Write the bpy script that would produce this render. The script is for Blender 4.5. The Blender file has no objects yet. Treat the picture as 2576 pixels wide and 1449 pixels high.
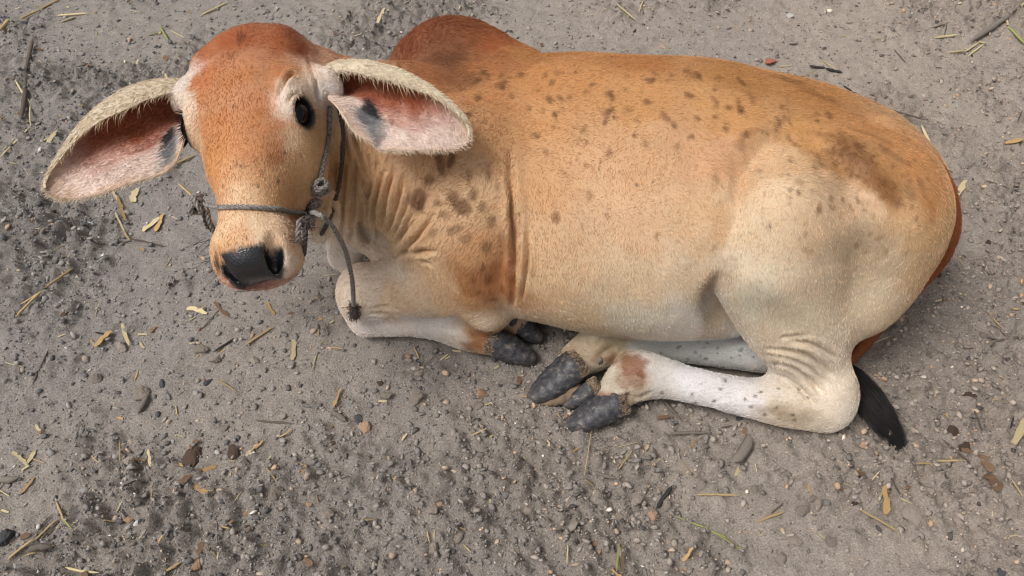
import bpy, bmesh, math, random
import numpy as np
from mathutils import Vector, Matrix
from mathutils.bvhtree import BVHTree
from mathutils.kdtree import KDTree

# ------------------------------------------------------------------ camera, sky, sun, exposure
SC = bpy.context.scene
COL = SC.collection
H, PITCH, FPX, CX, CY = 1.25, math.radians(50.0), 1946.0, 1288.0, 724.5
sp_, cp_ = math.sin(PITCH), math.cos(PITCH)
FWD = np.array([0.0, cp_, -sp_]); UP = np.array([0.0, sp_, cp_]); RIGHT = np.array([1.0, 0.0, 0.0])
EYE = np.array([0.0, 0.0, H])
cam_data = bpy.data.cameras.new('camera'); cam = bpy.data.objects.new('camera', cam_data); COL.objects.link(cam)
cam.location = EYE; cam.rotation_euler = (math.pi/2 - PITCH, 0, 0)
cam_data.sensor_width = 36.0; cam_data.lens = 36.0*FPX/2576.0
cam_data.clip_start = 0.05; cam_data.clip_end = 500.0
SC.camera = cam
SUN_EL, SUN_AZ = math.radians(58), math.radians(245)     # azimuth measured from +Y towards +X
wd = bpy.data.worlds.new('World'); SC.world = wd; wd.use_nodes = True
nt = wd.node_tree; bgn = nt.nodes['Background']
sky = nt.nodes.new('ShaderNodeTexSky'); sky.sky_type = 'NISHITA'; sky.sun_disc = False
sky.sun_elevation = SUN_EL; sky.sun_rotation = SUN_AZ
sky.air_density = 1.0; sky.dust_density = 6.0; sky.ozone_density = 1.0
hsv = nt.nodes.new('ShaderNodeHueSaturation'); hsv.inputs['Saturation'].default_value = 0.10
nt.links.new(sky.outputs[0], hsv.inputs['Color']); nt.links.new(hsv.outputs[0], bgn.inputs['Color'])
bgn.inputs['Strength'].default_value = 0.10
sl = bpy.data.lights.new('sun', 'SUN'); sl.energy = 1.5; sl.angle = math.radians(20); sl.color = (1.0, 0.97, 0.92)
so = bpy.data.objects.new('sun', sl); COL.objects.link(so)
sdv = Vector((math.sin(SUN_AZ)*math.cos(SUN_EL), math.cos(SUN_AZ)*math.cos(SUN_EL), math.sin(SUN_EL)))
so.rotation_euler = sdv.to_track_quat('Z', 'Y').to_euler()
SC.view_settings.view_transform = 'Standard'; SC.view_settings.look = 'None'
SC.view_settings.gamma = 1.0; SC.view_settings.exposure = 0.06
SC.cycles.filter_width = 1.15; SC.cycles.max_bounces = 6; SC.cycles.diffuse_bounces = 3; SC.cycles.glossy_bounces = 2

rng = np.random.default_rng(7)
random.seed(7)

# ------------------------------------------------------------------ measuring helpers
def ray(x, y):
    return FWD + RIGHT*((x-CX)/FPX) - UP*((y-CY)/FPX)
def A(x, y, d):                      # a point seen at (x, y) standing d metres off along the view axis
    return EYE + d*ray(x, y)
def G(x, y, z=0.0):                  # a point seen at (x, y) that is z metres above the ground
    r = ray(x, y); return EYE + r*((z-H)/r[2])
def srgb(r, g, b):
    c = np.array([r, g, b], float)/255.0
    return np.where(c <= 0.04045, c/12.92, ((c+0.055)/1.055)**2.4)
def nrm(v):
    v = np.asarray(v, float); return v/np.linalg.norm(v)
def catmull(P, m):
    P = np.asarray(P, float); n = len(P)
    Q = np.vstack([2*P[0]-P[1], P, 2*P[-1]-P[-2]])
    out = []
    for i in range(n-1):
        p0, p1, p2, p3 = Q[i:i+4]
        for t in np.linspace(0, 1, m, endpoint=False):
            out.append(0.5*((2*p1)+(-p0+p2)*t+(2*p0-5*p1+4*p2-p3)*t*t+(-p0+3*p1-3*p2+p3)*t**3))
    out.append(P[-1]); return np.array(out)
def mesh_obj(name, V, F, mat=None, parent=None, smooth=True):
    me = bpy.data.meshes.new(name)
    V = np.asarray(V, np.float32)
    if isinstance(F, np.ndarray):
        k = F.shape[1]; nf = len(F)
        me.vertices.add(len(V)); me.vertices.foreach_set('co', V.ravel())
        me.loops.add(nf*k); me.loops.foreach_set('vertex_index', F.astype(np.int32).ravel())
        me.polygons.add(nf); me.polygons.foreach_set('loop_start', np.arange(0, nf*k, k, dtype=np.int32))
        me.update(calc_edges=True)
    else:
        me.from_pydata([tuple(map(float, v)) for v in V], [], F)
    if smooth:
        me.polygons.foreach_set('use_smooth', np.ones(len(me.polygons), bool))
    me.update()
    if mat: me.materials.append(mat)
    ob = bpy.data.objects.new(name, me); COL.objects.link(ob)
    if parent: ob.parent = parent
    return ob
def set_col(ob, C, name='coat', domain='POINT'):
    at = ob.data.attributes.new(name, 'FLOAT_COLOR', domain)
    C4 = np.ones((len(C), 4), np.float32); C4[:, :3] = C
    at.data.foreach_set('color', C4.ravel())
def set_f(ob, v, name):
    at = ob.data.attributes.new(name, 'FLOAT', 'POINT'); at.data.foreach_set('value', np.asarray(v, np.float32))

# numpy value noise in 3D
_perm = rng.permutation(4096).astype(np.int64)
_val = rng.random(4096).astype(np.float32)
def vnoise(P, scale, seed=0):
    P = np.asarray(P, np.float32)*scale + seed*17.31
    i = np.floor(P).astype(np.int64); f = P - i; f = f*f*(3-2*f)
    out = np.zeros(len(P), np.float32)
    for dx in (0, 1):
        hx = _perm[(i[:, 0]+dx) & 4095]; wx = f[:, 0] if dx else 1-f[:, 0]
        for dy in (0, 1):
            hy = _perm[(hx+i[:, 1]+dy) & 4095]; wy = f[:, 1] if dy else 1-f[:, 1]
            for dz in (0, 1):
                hz = _perm[(hy+i[:, 2]+dz) & 4095]; wz = f[:, 2] if dz else 1-f[:, 2]
                out += _val[hz]*wx*wy*wz
    return out
def fbm(P, scale, octs=4, seed=0, gain=0.5):
    s, a, t = 0, 1.0, 0.0
    for o in range(octs):
        s = s + a*vnoise(P, scale*2**o, seed+o*3); t += a; a *= gain
    return s/t
def sstep(a, b, x):
    t = np.clip((x-a)/(b-a), 0, 1); return t*t*(3-2*t)

# ------------------------------------------------------------------ the calf's shape as a smooth field
class Ell:
    def __init__(s, c, rad, axes=None):
        s.c = np.asarray(c, float); s.r = np.asarray(rad, float)
        s.M = np.eye(3) if axes is None else np.asarray(axes, float)   # rows = axes
        e = np.sqrt(((s.M*s.r[:, None])**2).sum(0)); s.lo = s.c-e; s.hi = s.c+e
    def __call__(s, P):
        q = (P-s.c.astype(np.float32)) @ s.M.T.astype(np.float32)
        a = np.linalg.norm(q/s.r.astype(np.float32), axis=1); b = np.linalg.norm(q/(s.r**2).astype(np.float32), axis=1)
        return np.where(b < 1e-6, -s.r.min(), a*(a-1)/np.maximum(b, 1e-6)).astype(np.float32)
class Tube:
    def __init__(s, pts, rad, up=(0, 0, 1), m=4):
        K = np.hstack([np.asarray(pts, float), np.asarray(rad, float)])
        K = catmull(K, m) if m > 1 else K
        s.p, s.ra = K[:, :3], np.maximum(K[:, 3:5], 0.002)
        R = s.ra.max(1)[:, None]; s.lo = (s.p-R).min(0); s.hi = (s.p+R).max(0); s.up = np.asarray(up, float)
    def __call__(s, P):
        best = np.full(len(P), 1e3, np.float32)
        n = len(s.p)-1
        for i in range(n):
            a, b = s.p[i], s.p[i+1]; L = np.linalg.norm(b-a); t_ = (b-a)/L
            w = s.up-t_*np.dot(s.up, t_); w /= np.linalg.norm(w); u = np.cross(t_, w)
            B = np.stack([u, w, t_]).astype(np.float32)
            q = (P-a.astype(np.float32)) @ B.T
            t = np.clip(q[:, 2]/L, 0, 1)
            ru = s.ra[i, 0]+(s.ra[i+1, 0]-s.ra[i, 0])*t; rw = s.ra[i, 1]+(s.ra[i+1, 1]-s.ra[i, 1])*t
            e = q[:, 2]-t*L; re = np.minimum(ru, rw)
            k0 = np.sqrt((q[:, 0]/ru)**2+(q[:, 1]/rw)**2+(e/re)**2)
            k1 = np.sqrt((q[:, 0]/ru**2)**2+(q[:, 1]/rw**2)**2+(e/re**2)**2)
            d = np.where(k1 < 1e-6, -re, k0*(k0-1)/np.maximum(k1, 1e-6))
            best = np.minimum(best, d)
        return best.astype(np.float32)
def smin(a, b, k):
    h = np.maximum(k-np.abs(a-b), 0)/k
    return np.minimum(a, b)-h*h*k*0.25
def smax(a, b, k):
    return -smin(-a, -b, k)
PAD = 0.06
def ev(P, prims, k):
    d = np.full(len(P), 0.3, np.float32)
    for pr in prims:
        kk = k
        if isinstance(pr, tuple): pr, kk = pr
        idx = np.nonzero(((P > pr.lo-PAD) & (P < pr.hi+PAD)).all(1))[0]
        if len(idx): d[idx] = smin(d[idx], pr(P[idx]), kk)
    return d

def trunk_section(yt, yb, c, x):
    """half width and distance of a body section of half height c resting on the ground, from its upper and lower outline"""
    zc = c-0.012
    ft = PITCH+math.atan((yt-CY)/FPX); fb = PITCH+math.atan((yb-CY)/FPX)
    lo, hi = 0.08, 0.45
    for _ in range(50):
        b = (lo+hi)/2
        h1 = math.hypot(b*math.sin(ft), c*math.cos(ft))
        Y = (-h1+(H-zc)*math.cos(ft))/math.sin(ft)
        h2 = math.hypot(b*math.sin(fb), c*math.cos(fb))
        if Y*math.sin(fb)-(H-zc)*math.cos(fb) > h2: lo = b
        else: hi = b
    dep = Y*cp_+(H-zc)*sp_
    return np.array([(x-CX)/FPX*dep, Y, zc]), b
NFUR = 190000
ST = [(1130, 165, 740, .195), (1250, 135, 760, .212), (1400, 128, 810, .225), (1550, 136, 846, .232), (1700, 141, 857, .235),
      (1830, 160, 825, .230), (1960, 205, 700, .215), (2080, 262, 620, .195), (2170, 318, 590, .165), (2240, 378, 570, .130)]
tp, tr = [], []
for x, yt, yb, c in ST:
    p, b = trunk_section(yt, yb, c, x); tp.append(p); tr.append((b, c))
TRUNK = Tube(tp, tr, m=4)
Zax = np.array([0, 0, 1.0])

# head frame
TILT, YAW = math.radians(27), math.radians(12)
def camv(r, u, t): return RIGHT*r+UP*u-FWD*t
a0 = nrm(camv(0.150, -math.cos(TILT), math.sin(TILT)))
r0 = nrm(RIGHT-a0*np.dot(RIGHT, a0)); n0 = np.cross(r0, -a0); n0 = n0 if np.dot(n0, -FWD) > 0 else -n0
HN = n0*math.cos(YAW)-r0*math.sin(YAW); HR = r0*math.cos(YAW)+n0*math.sin(YAW); HA = a0
HO = A(594, 290, 1.15)
def hp(s, r, n): return HO+HA*s+HR*r+HN*n
HAX = np.stack([HA, HR, HN])
def hE(s, r, n, rad): return Ell(hp(s, r, n), rad, HAX)
def hT(pts, m=3, up=HN): return Tube([hp(*p[:3]) for p in pts], [p[3:5] for p in pts], up=up, m=m)
EYE_POS = {-1: (-.036, -.0930, -.040), 1: (-.012, .0725, -.046)}          # (along the face, across, out of the face)
EYE_OUT = {k: nrm((0, k*.9, .42)) for k in (-1, 1)}
HEAD = [hE(-.072, -.004, -.080, (.114, .098, .085)), hE(-.082, -.007, -.037, (.100, .094, .046)), hE(-.168, -.006, -.056, (.047, .080, .055)),
        hT([(-.03, 0, -.072, .090, .076), (.03, 0, -.066, .080, .070), (.09, 0, -.058, .058, .060), (.14, 0, -.054, .048, .052), (.185, 0, -.054, .050, .047)], m=6),
        (hE(.208, 0, -.047, (.035, .048, .034)), .03), (hE(.232, 0, -.052, (.014, .026, .026)), .02),
        hE(.204, 0, -.102, (.036, .042, .024)),
        hT([(-.03, 0, -.135, .060, .052), (.05, 0, -.125, .056, .045), (.12, 0, -.11, .042, .036), (.19, 0, -.100, .038, .028)]),
        hE(-.140, -.072, -.060, (.050, .034, .050)), hE(-.150, .058, -.060, (.046, .030, .048)),
        (Tube([hp(-.075, .070, -.075), A(800, 213, 1.222), A(838, 210, 1.205)], [(.036, .038), (.023, .031), (.014, .027)], m=3), .025),
        (Tube([hp(-.075, -.078, -.080), A(478, 252, 1.245), A(448, 252, 1.235)], [(.036, .038), (.024, .034), (.012, .024)], m=3), .025)]
for sg in (-1, 1):
    e_ = EYE_POS[sg]
    HEAD += [hE(.010, sg*.056, -.105, (.080, .034, .060)), hE(e_[0]-.026, sg*.074, -.034, (.048, .022, .028)),
             (hE(.228, sg*.033, -.070, (.015, .014, .016)), .012),         # wings of the nostrils
             (hE(.203, sg*.034, -.069, (.040, .028, .042)), .02),          # upper lip pads
             (Ell(hp(e_[0], e_[1]-sg*.006, e_[2]-.004), (.034, .024, .028), HAX), .02)]
def head_sdf(P):
    d = ev(P, HEAD, .022)
    for sg in (-1, 1):
        # eye socket and nostril
        q_ = EYE_OUT[sg]*.016; e = hE(EYE_POS[sg][0], EYE_POS[sg][1]+q_[1], EYE_POS[sg][2]+q_[2], (.0245, .0165, .0190)); idx = np.nonzero(((P > e.lo-.05) & (P < e.hi+.05)).all(1))[0]
        if len(idx): d[idx] = smax(d[idx], -e(P[idx]), .008)
        e = Tube([hp(.214, sg*.045, -.020), hp(.232, sg*.040, -.038), hp(.238, sg*.028, -.062)], [(.008, .010), (.0135, .0130), (.008, .008)], m=3)
        idx = np.nonzero(((P > e.lo-.05) & (P < e.hi+.05)).all(1))[0]
        if len(idx): d[idx] = smax(d[idx], -e(P[idx]), .005)
    return d

HUMP = Ell(A(1138, 178, 1.585), (.112, .080, .112), None)
NECK = Tube([hp(-.07, .0, -.09), A(770, 290, 1.33), A(890, 350, 1.39), A(1010, 385, 1.46), A(1130, 420, 1.50)],
            [(.078, .090), (.085, .120), (.095, .155), (.130, .180), (.17, .19)], m=4)
SHOULDER = [Ell(A(1130, 470, 1.385), (.145, .10, .16)), Ell(A(1185, 600, 1.36), (.088, .085, .12))]
HAUNCH = [Ell(A(2110, 560, 1.385), (.180, .155, .180), [nrm((1, 0.05, -.25)), nrm((-.05, 1, 0)), nrm((.25, 0, 1))]),
          Ell(A(1958, 600, 1.285), (.096, .080, .130)), Ell(A(2176, 555, 1.43), (.124, .13, .148)), Ell(A(2115, 715, 1.40), (.112, .10, .10))]
BODY = [TRUNK, (HUMP, .12), (NECK, .07)]
CHEST = Ell(A(938, 616, 1.445), (.060, .055, .042), [nrm((1, -.3, .25)), nrm((.3, 1, 0)), nrm((-.25, 0, 1))])                     # dark hollow between neck and foreleg
FLANK = Tube([A(1812, 700, 1.250), A(1822, 750, 1.265), A(1846, 800, 1.300), A(1880, 845, 1.345)], [(.008, .008), (.036, .036), (.052, .052), (.045, .045)], m=4)   # hollow between belly and thigh
# folds of loose skin under the neck
DEWLAP = [Tube([A(800, 500, 1.27), A(812, 560, 1.30), A(800, 600, 1.315)], [(.014, .030), (.012, .028), (.008, .014)], up=(1, 0, 0), m=3),
          Tube([G(850, 500, .28), G(850, 580, .16), G(856, 650, .035)], [(.03, .035), (.026, .026), (.026, .024)], up=(1, 0, 0), m=3),
          Tube([G(900, 500, .26), G(893, 590, .15), G(880, 670, .03)], [(.03, .035), (.022, .026), (.02, .022)], up=(1, 0, 0), m=3)]
FORE = [Tube([G(1200, 660, .20), G(1100, 705, .135), G(1000, 725, .110), G(930, 735, .105)], [(.090, .085), (.072, .068), (.057, .058), (.052, .055)], m=5),
        Ell(G(1228, 735, .130), (.058, .07, .085)),
        Ell(G(910, 742, .085), (.047, .050, .060)),
        Tube([G(925, 795, .040), G(1000, 802, .042), G(1100, 818, .040), G(1170, 836, .040), G(1225, 855, .036)],
             [(.042, .034), (.034, .034), (.031, .031), (.036, .035), (.030, .028)], m=5)]
FORE2 = [Tube([G(1180, 800, .05), G(1270, 800, .036), G(1300, 812, .034)], [(.03, .03), (.03, .03), (.028, .028)], m=2)]
HIND = [Tube([G(1945, 680, .29), G(1985, 790, .21), G(2035, 900, .110), G(2070, 985, .07)], [(.075, .10), (.066, .084), (.058, .066), (.048, .05)], m=5, up=(1, 0, 0)),
        Ell(G(2085, 1020, .048), (.040, .040, .046)), Ell(G(2045, 975, .062), (.070, .045, .048)),
        Tube([G(2060, 1015, .046), G(1980, 1014, .048), G(1860, 996, .045), G(1740, 970, .046), G(1670, 950, .050), G(1605, 942, .056)],
             [(.044, .046), (.044, .042), (.035, .034), (.033, .033), (.038, .038), (.038, .038)], m=5),
        Tube([G(1605, 942, .056), G(1566, 968, .050), G(1542, 998, .040)], [(.038, .038), (.034, .034), (.030, .026)], m=4)]
HIND2 = [Tube([G(1990, 885, .05), G(1850, 880, .045), G(1700, 872, .040), G(1580, 870, .044), G(1500, 876, .050)], [(.042, .042), (.036, .036), (.031, .031), (.034, .034), (.036, .036)], m=4),
         Tube([G(1500, 876, .050), G(1464, 896, .047), G(1442, 916, .043)], [(.036, .036), (.034, .034), (.029, .027)], m=4)]
TAILP = [G(2215, 342, .36), G(2290, 392, .335), G(2350, 465, .285), G(2378, 550, .215), G(2374, 625, .14), G(2330, 692, .07), G(2240, 790, .028), G(2160, 880, .022), G(2120, 930, .022)]
TAIL = [Tube(TAILP, [(.035, .035), (.030, .034), (.028, .03), (.024, .026), (.02, .02), (.017, .017), (.015, .015), (.013, .013), (.012, .012)], m=5)]
def sdf_groups(P):
    P = P.astype(np.float32)
    b = ev(P, BODY, .05); h = head_sdf(P)
    z = P[:, 2]
    cv_ = np.full(len(P), .3, np.float32); ix = np.nonzero(((P > FLANK.lo-.05) & (P < FLANK.hi+.05)).all(1))[0]
    if len(ix): cv_[ix] = FLANK(P[ix])
    b = smax(b, -cv_, .016); ix = np.nonzero(((P > CHEST.lo-.05) & (P < CHEST.hi+.05)).all(1))[0]
    if len(ix): b[ix] = smax(b[ix], -CHEST(P[ix]), .02)
    arm = smin(ev(P, SHOULDER, .08), ev(P, FORE, .022), .03)
    f = np.minimum(arm, ev(P, FORE2, .01))
    g = smin(ev(P, HAUNCH, .05), ev(P, HIND, .03), .05); g2 = ev(P, HIND2, .02)
    t = ev(P, TAIL, .01); w = ev(P, DEWLAP, .015)
    d = smin(b, h, .035); d = smin(d, w, .03)
    d = smin(d, f, .010+.06*sstep(.26, .40, z)); d = smin(d, g2, .008)
    d = smin(d, g, .010+.045*sstep(.28, .42, z)); d = smin(d, t, .014)
    return d, (b, h, f, np.minimum(g, g2), t, w)
def sdf(P): return sdf_groups(P)[0]

def surface_nets(lo, hi, hx, hy, hz, B=8):
    ax = []
    for l, u, h, (split, hf) in zip(lo, hi, (hx, hy, hz), FINE):
        g = np.r_[np.arange(l, split, hf), np.arange(split, u+h, h)]; n = int(math.ceil((len(g)-1)/B))*B+1
        g = np.r_[g, g[-1]+h*np.arange(1, n-len(g)+1)]; ax.append(g.astype(np.float32))
    nx, ny, nz = map(len, ax)
    D = np.full((nx, ny, nz), 1.0, np.float32)
    bx, by, bz = (nx-1)//B, (ny-1)//B, (nz-1)//B
    cx = [a[:-1].reshape(-1, B).mean(1)+(a[B::B]-a[B-1::B])/2 for a in ax]
    C = np.stack(np.meshgrid(*cx, indexing='ij'), -1).reshape(-1, 3)
    dc = sdf(C); rad = 0.5*B*math.sqrt(hx*hx+hy*hy+hz*hz)
    act = np.nonzero(np.abs(dc) < rad*1.25+.012)[0]
    ins = np.nonzero(dc < -(rad*1.25+.012))[0]
    o = np.arange(B+1)
    def blk(ids):
        I, J, K = np.unravel_index(ids, (bx, by, bz)); return I*B, J*B, K*B
    I, J, K = blk(ins)
    for i, j, k in zip(I, J, K): D[i:i+B+1, j:j+B+1, k:k+B+1] = -1
    I, J, K = blk(act)
    ii = (I[:, None, None, None]+o[None, :, None, None])+0*(o[None, None, :, None]+o[None, None, None, :])
    jj = (J[:, None, None, None]+o[None, None, :, None])+0*ii
    kk = (K[:, None, None, None]+o[None, None, None, :])+0*ii
    key = np.unique(((ii*ny+jj)*nz+kk).ravel())
    i, j, k = np.unravel_index(key, D.shape)
    step = 400000
    for q in range(0, len(key), step):
        s = slice(q, q+step)
        D[i[s], j[s], k[s]] = sdf(np.stack([ax[0][i[s]], ax[1][j[s]], ax[2][k[s]]], 1))
    S = D < 0
    acc = np.zeros((nx-1, ny-1, nz-1), np.int8)
    for a in (0, 1):
        for b in (0, 1):
            for c in (0, 1): acc += S[a:nx-1+a, b:ny-1+b, c:nz-1+c]
    cell = (acc > 0) & (acc < 8)
    ids = np.full(cell.shape, -1, np.int64); ci = np.stack(np.nonzero(cell), 1); ids[cell] = np.arange(len(ci))
    num = np.zeros((len(ci), 3)); cnt = np.zeros(len(ci))
    def cornerv(c): return np.array(c)
    cs = [(a, b, c) for a in (0, 1) for b in (0, 1) for c in (0, 1)]
    for p in range(8):
        for q in range(p+1, 8):
            if sum(abs(np.array(cs[p])-np.array(cs[q]))) != 1: continue
            d0 = D[ci[:, 0]+cs[p][0], ci[:, 1]+cs[p][1], ci[:, 2]+cs[p][2]]; d1 = D[ci[:, 0]+cs[q][0], ci[:, 1]+cs[q][1], ci[:, 2]+cs[q][2]]
            x = (d0 < 0) != (d1 < 0); t = np.where(x, d0/np.where(x, d0-d1, 1), 0)
            v = np.array(cs[p])[None]+(np.array(cs[q])-np.array(cs[p]))[None]*t[:, None]
            num += v*x[:, None]; cnt += x
    V = num/np.maximum(cnt, 1)[:, None]+ci
    V = np.stack([np.interp(V[:, a], np.arange(len(ax[a])), ax[a]) for a in range(3)], 1)
    Q = []
    for axd in range(3):
        sl0 = [slice(None)]*3; sl1 = [slice(None)]*3
        sl0[axd] = slice(0, -1); sl1[axd] = slice(1, None)
        s0, s1 = S[tuple(sl0)], S[tuple(sl1)]
        e = np.stack(np.nonzero(s0 != s1), 1)
        b, c = (axd+1) % 3, (axd+2) % 3
        ok = (e[:, b] > 0) & (e[:, c] > 0) & (e[:, b] < D.shape[b]-1) & (e[:, c] < D.shape[c]-1); e = e[ok]
        flip = ~S[e[:, 0], e[:, 1], e[:, 2]]
        def idd(db, dc_):
            m = e.copy(); m[:, b] += db; m[:, c] += dc_; return ids[m[:, 0], m[:, 1], m[:, 2]]
        q = np.stack([idd(-1, -1), idd(0, -1), idd(0, 0), idd(-1, 0)], 1)
        q[flip] = q[flip][:, ::-1]; Q.append(q)
    Q = np.concatenate(Q)
    return V.astype(np.float32), Q
def grad(P, h=.0015):
    P = P.astype(np.float32); g = np.empty_like(P)
    for a in range(3):
        o = np.zeros(3, np.float32); o[a] = h; g[:, a] = (sdf(P+o)-sdf(P-o))/(2*h)
    return g
import time; _t = time.time()
VOX = 0.0043
FINE = ((-.22, .0030), (.90, .0034), (.10, .0040))        # finer steps where the head is
V, Q = surface_nets((-.62, .45, -.03), (1.0, 1.62, .70), VOX, VOX, VOX)
E_ = np.unique(np.sort(np.concatenate([Q[:, [0, 1]], Q[:, [1, 2]], Q[:, [2, 3]], Q[:, [3, 0]]]), axis=1), axis=0)
DEG = np.bincount(E_.ravel(), minlength=len(V)).astype(np.float32)
def nb_mean(X):
    out = np.stack([np.bincount(E_[:, 0], X[E_[:, 1], a], len(V))+np.bincount(E_[:, 1], X[E_[:, 0], a], len(V)) for a in range(X.shape[1])], 1)
    return (out/DEG[:, None]).astype(np.float32)
gd = sdf_groups(V)[1]
on_head = sstep(.01, -.004, gd[1]-gd[0])
for it in range(10):
    w = 0.55*np.where(it < 3, 1.0, 1-on_head)
    V = V+(nb_mean(V)-V)*w[:, None]
print('nets', len(V), len(Q), time.time()-_t)
# ------------------------------------------------------------------ finding places on the calf
def vnormals(V, Q):
    n = np.cross(V[Q[:, 2]]-V[Q[:, 0]], V[Q[:, 3]]-V[Q[:, 1]])
    N = np.zeros_like(V)
    for c in range(4):
        for a in range(3): N[:, a] += np.bincount(Q[:, c], n[:, a], len(V))
    return N/np.maximum(np.linalg.norm(N, axis=1), 1e-9)[:, None]
def make_bvh(V, Q): return BVHTree.FromPolygons(V.astype(float).tolist(), Q.tolist(), all_triangles=False)
BV = make_bvh(V, Q)
def hit(x, y):
    r = ray(x, y); L = np.linalg.norm(r)
    loc, no, i, d = BV.ray_cast(Vector(EYE), Vector(r/L))
    return (None, None) if loc is None else (np.array(loc), np.array(no))
NV = vnormals(V, Q)
# skin folds: (outline of the fold, half width in px, depth in m)
FOLDS = [([(907, 490), (909, 574), (930, 612)], 9, .010), ([(893, 400), (888, 521), (885, 600)], 6, .006), ([(867, 380), (862, 534), (859, 610)], 6, .006),
         ([(933, 455), (922, 534), (928, 600)], 6, .007), ([(962, 430), (941, 526), (941, 600)], 6, .006), ([(989, 415), (970, 502), (957, 590)], 6, .006),
         ([(1015, 435), (997, 521), (967, 605)], 6, .006), ([(1044, 520), (1010, 585), (983, 632)], 6, .005), ([(1094, 535), (1045, 600), (1007, 642)], 6, .005),
         ([(1035, 470), (1015, 540), (985, 600)], 5, .004), ([(1070, 500), (1030, 570), (1000, 615)], 5, .004),
         ([(845, 400), (842, 500), (838, 560)], 6, .006), ([(880, 290), (893, 350), (910, 420)], 5, .005), ([(925, 390), (935, 430)], 5, .004), ([(905, 375), (918, 450)], 5, .004),
         ([(860, 290), (868, 350), (880, 430)], 5, .004), ([(945, 385), (948, 440)], 5, .004), ([(975, 385), (970, 440)], 5, .004),
         ([(960, 145), (955, 165), (960, 175)], 5, .005), ([(985, 135), (985, 165), (992, 190)], 5, .006), ([(1010, 125), (1010, 160), (1018, 195)], 5, .005), ([(935, 148), (935, 165)], 5, .004),
         ([(1283, 380), (1293, 600), (1291, 770)], 8, .011), ([(1328, 580), (1325, 670), (1312, 755)], 6, .006), ([(1305, 470), (1309, 600), (1306, 700)], 5, .004),
         ([(975, 650), (1040, 634), (1100, 632)], 6, .006), ([(1040, 650), (1085, 665), (1105, 700)], 6, .003),
         ([(930, 775), (975, 770), (1005, 780)], 5, .004), ([(925, 790), (965, 785), (1000, 795)], 5, .005), ([(920, 800), (960, 797), (990, 806)], 5, .004),
         ([(1923, 875), (1980, 880), (2037, 897), (2096, 950)], 7, .009), ([(1927, 909), (1980, 918), (2029, 947), (2079, 1000)], 7, .009), ([(1936, 934), (1995, 962), (2058, 1025)], 6, .006),
         ([(1985, 858), (2050, 868), (2105, 900)], 6, .006), ([(1925, 890), (1985, 898), (2040, 925), (2090, 985)], 5, .006), ([(1960, 850), (2030, 845)], 6, .004),
         ([(1835, 640), (1850, 520), (1875, 430), (1935, 362), (2010, 345)], 26, .007), ([(2010, 345), (2090, 390), (2180, 500)], 26, .006),
         ([(1500, 900), (1530, 880), (1550, 880)], 8, .004), ([(1640, 985), (1600, 1000), (1570, 990)], 7, .006), ([(1545, 1000), (1570, 1005), (1590, 990)], 6, .006),
         ([(700, 245), (715, 205), (735, 185), (748, 190)], 5, .004), ([(722, 262), (735, 238), (752, 232)], 4, .003), ([(795, 200), (797, 250), (805, 290)], 6, .005), ([(775, 150), (790, 190), (795, 220)], 6, .004),
         ([(755, 385), (768, 415)], 3, .002), ([(575, 712), (640, 724), (700, 714), (735, 697), (760, 670)], 4, .005), ([(545, 640), (552, 690), (575, 712)], 4, .004)]
disp = np.zeros(len(V), np.float32)
for pl, wpx, dep in FOLDS:
    pts = catmull(pl, 10); K = [hit(x, y)[0] for x, y in pts]; K = [k for k in K if k is not None]
    if len(K) < 2: continue
    K = np.array(K); Kd = np.median(np.linalg.norm(K-EYE, axis=1)); w = wpx*Kd/FPX
    K = K[np.abs(np.linalg.norm(K-EYE, axis=1)-Kd) < .12]
    lo, hi = K.min(0)-4*w, K.max(0)+4*w
    idx = np.nonzero(((V > lo) & (V < hi)).all(1))[0]
    dm = np.full(len(idx), 9.0); tm = np.zeros(len(idx)); n_ = len(K)-1
    for i in range(n_):
        a, b = K[i], K[i+1]; ab = b-a; L2 = max((ab*ab).sum(), 1e-9)
        t = np.clip(((V[idx]-a)@ab)/L2, 0, 1); dd = np.linalg.norm(V[idx]-(a+t[:, None]*ab), axis=1)
        tm = np.where(dd < dm, (i+t)/n_, tm); dm = np.minimum(dm, dd)
    fade = np.sin(np.pi*np.clip(tm, 0.0, 1.0))**.6*(.45+1.1*fbm(V[idx], 30, 2, 4))
    dm = dm*(.8+.5*vnoise(V[idx], 60, 8))
    disp[idx] += (2.1 if pl[0][0] < 1100 and pl[0][1] > 280 else 1.5)*fade*(-dep*np.exp(-(dm/w)**2)+0.28*dep*np.exp(-((dm-2.2*w)/(1.2*w))**2))
V = (V+NV*disp[:, None]).astype(np.float32)
V[:, 2] = np.maximum(V[:, 2], -.006)
# slack unevenness of hide over muscle
V = (V+NV*((fbm(V, 9, 3, 5)-.5)*.010*(1-on_head))[:, None]).astype(np.float32)
NV = vnormals(V, Q); BV = make_bvh(V, Q)
GD = sdf_groups(V)[1]
print('folds', time.time()-_t)

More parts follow.
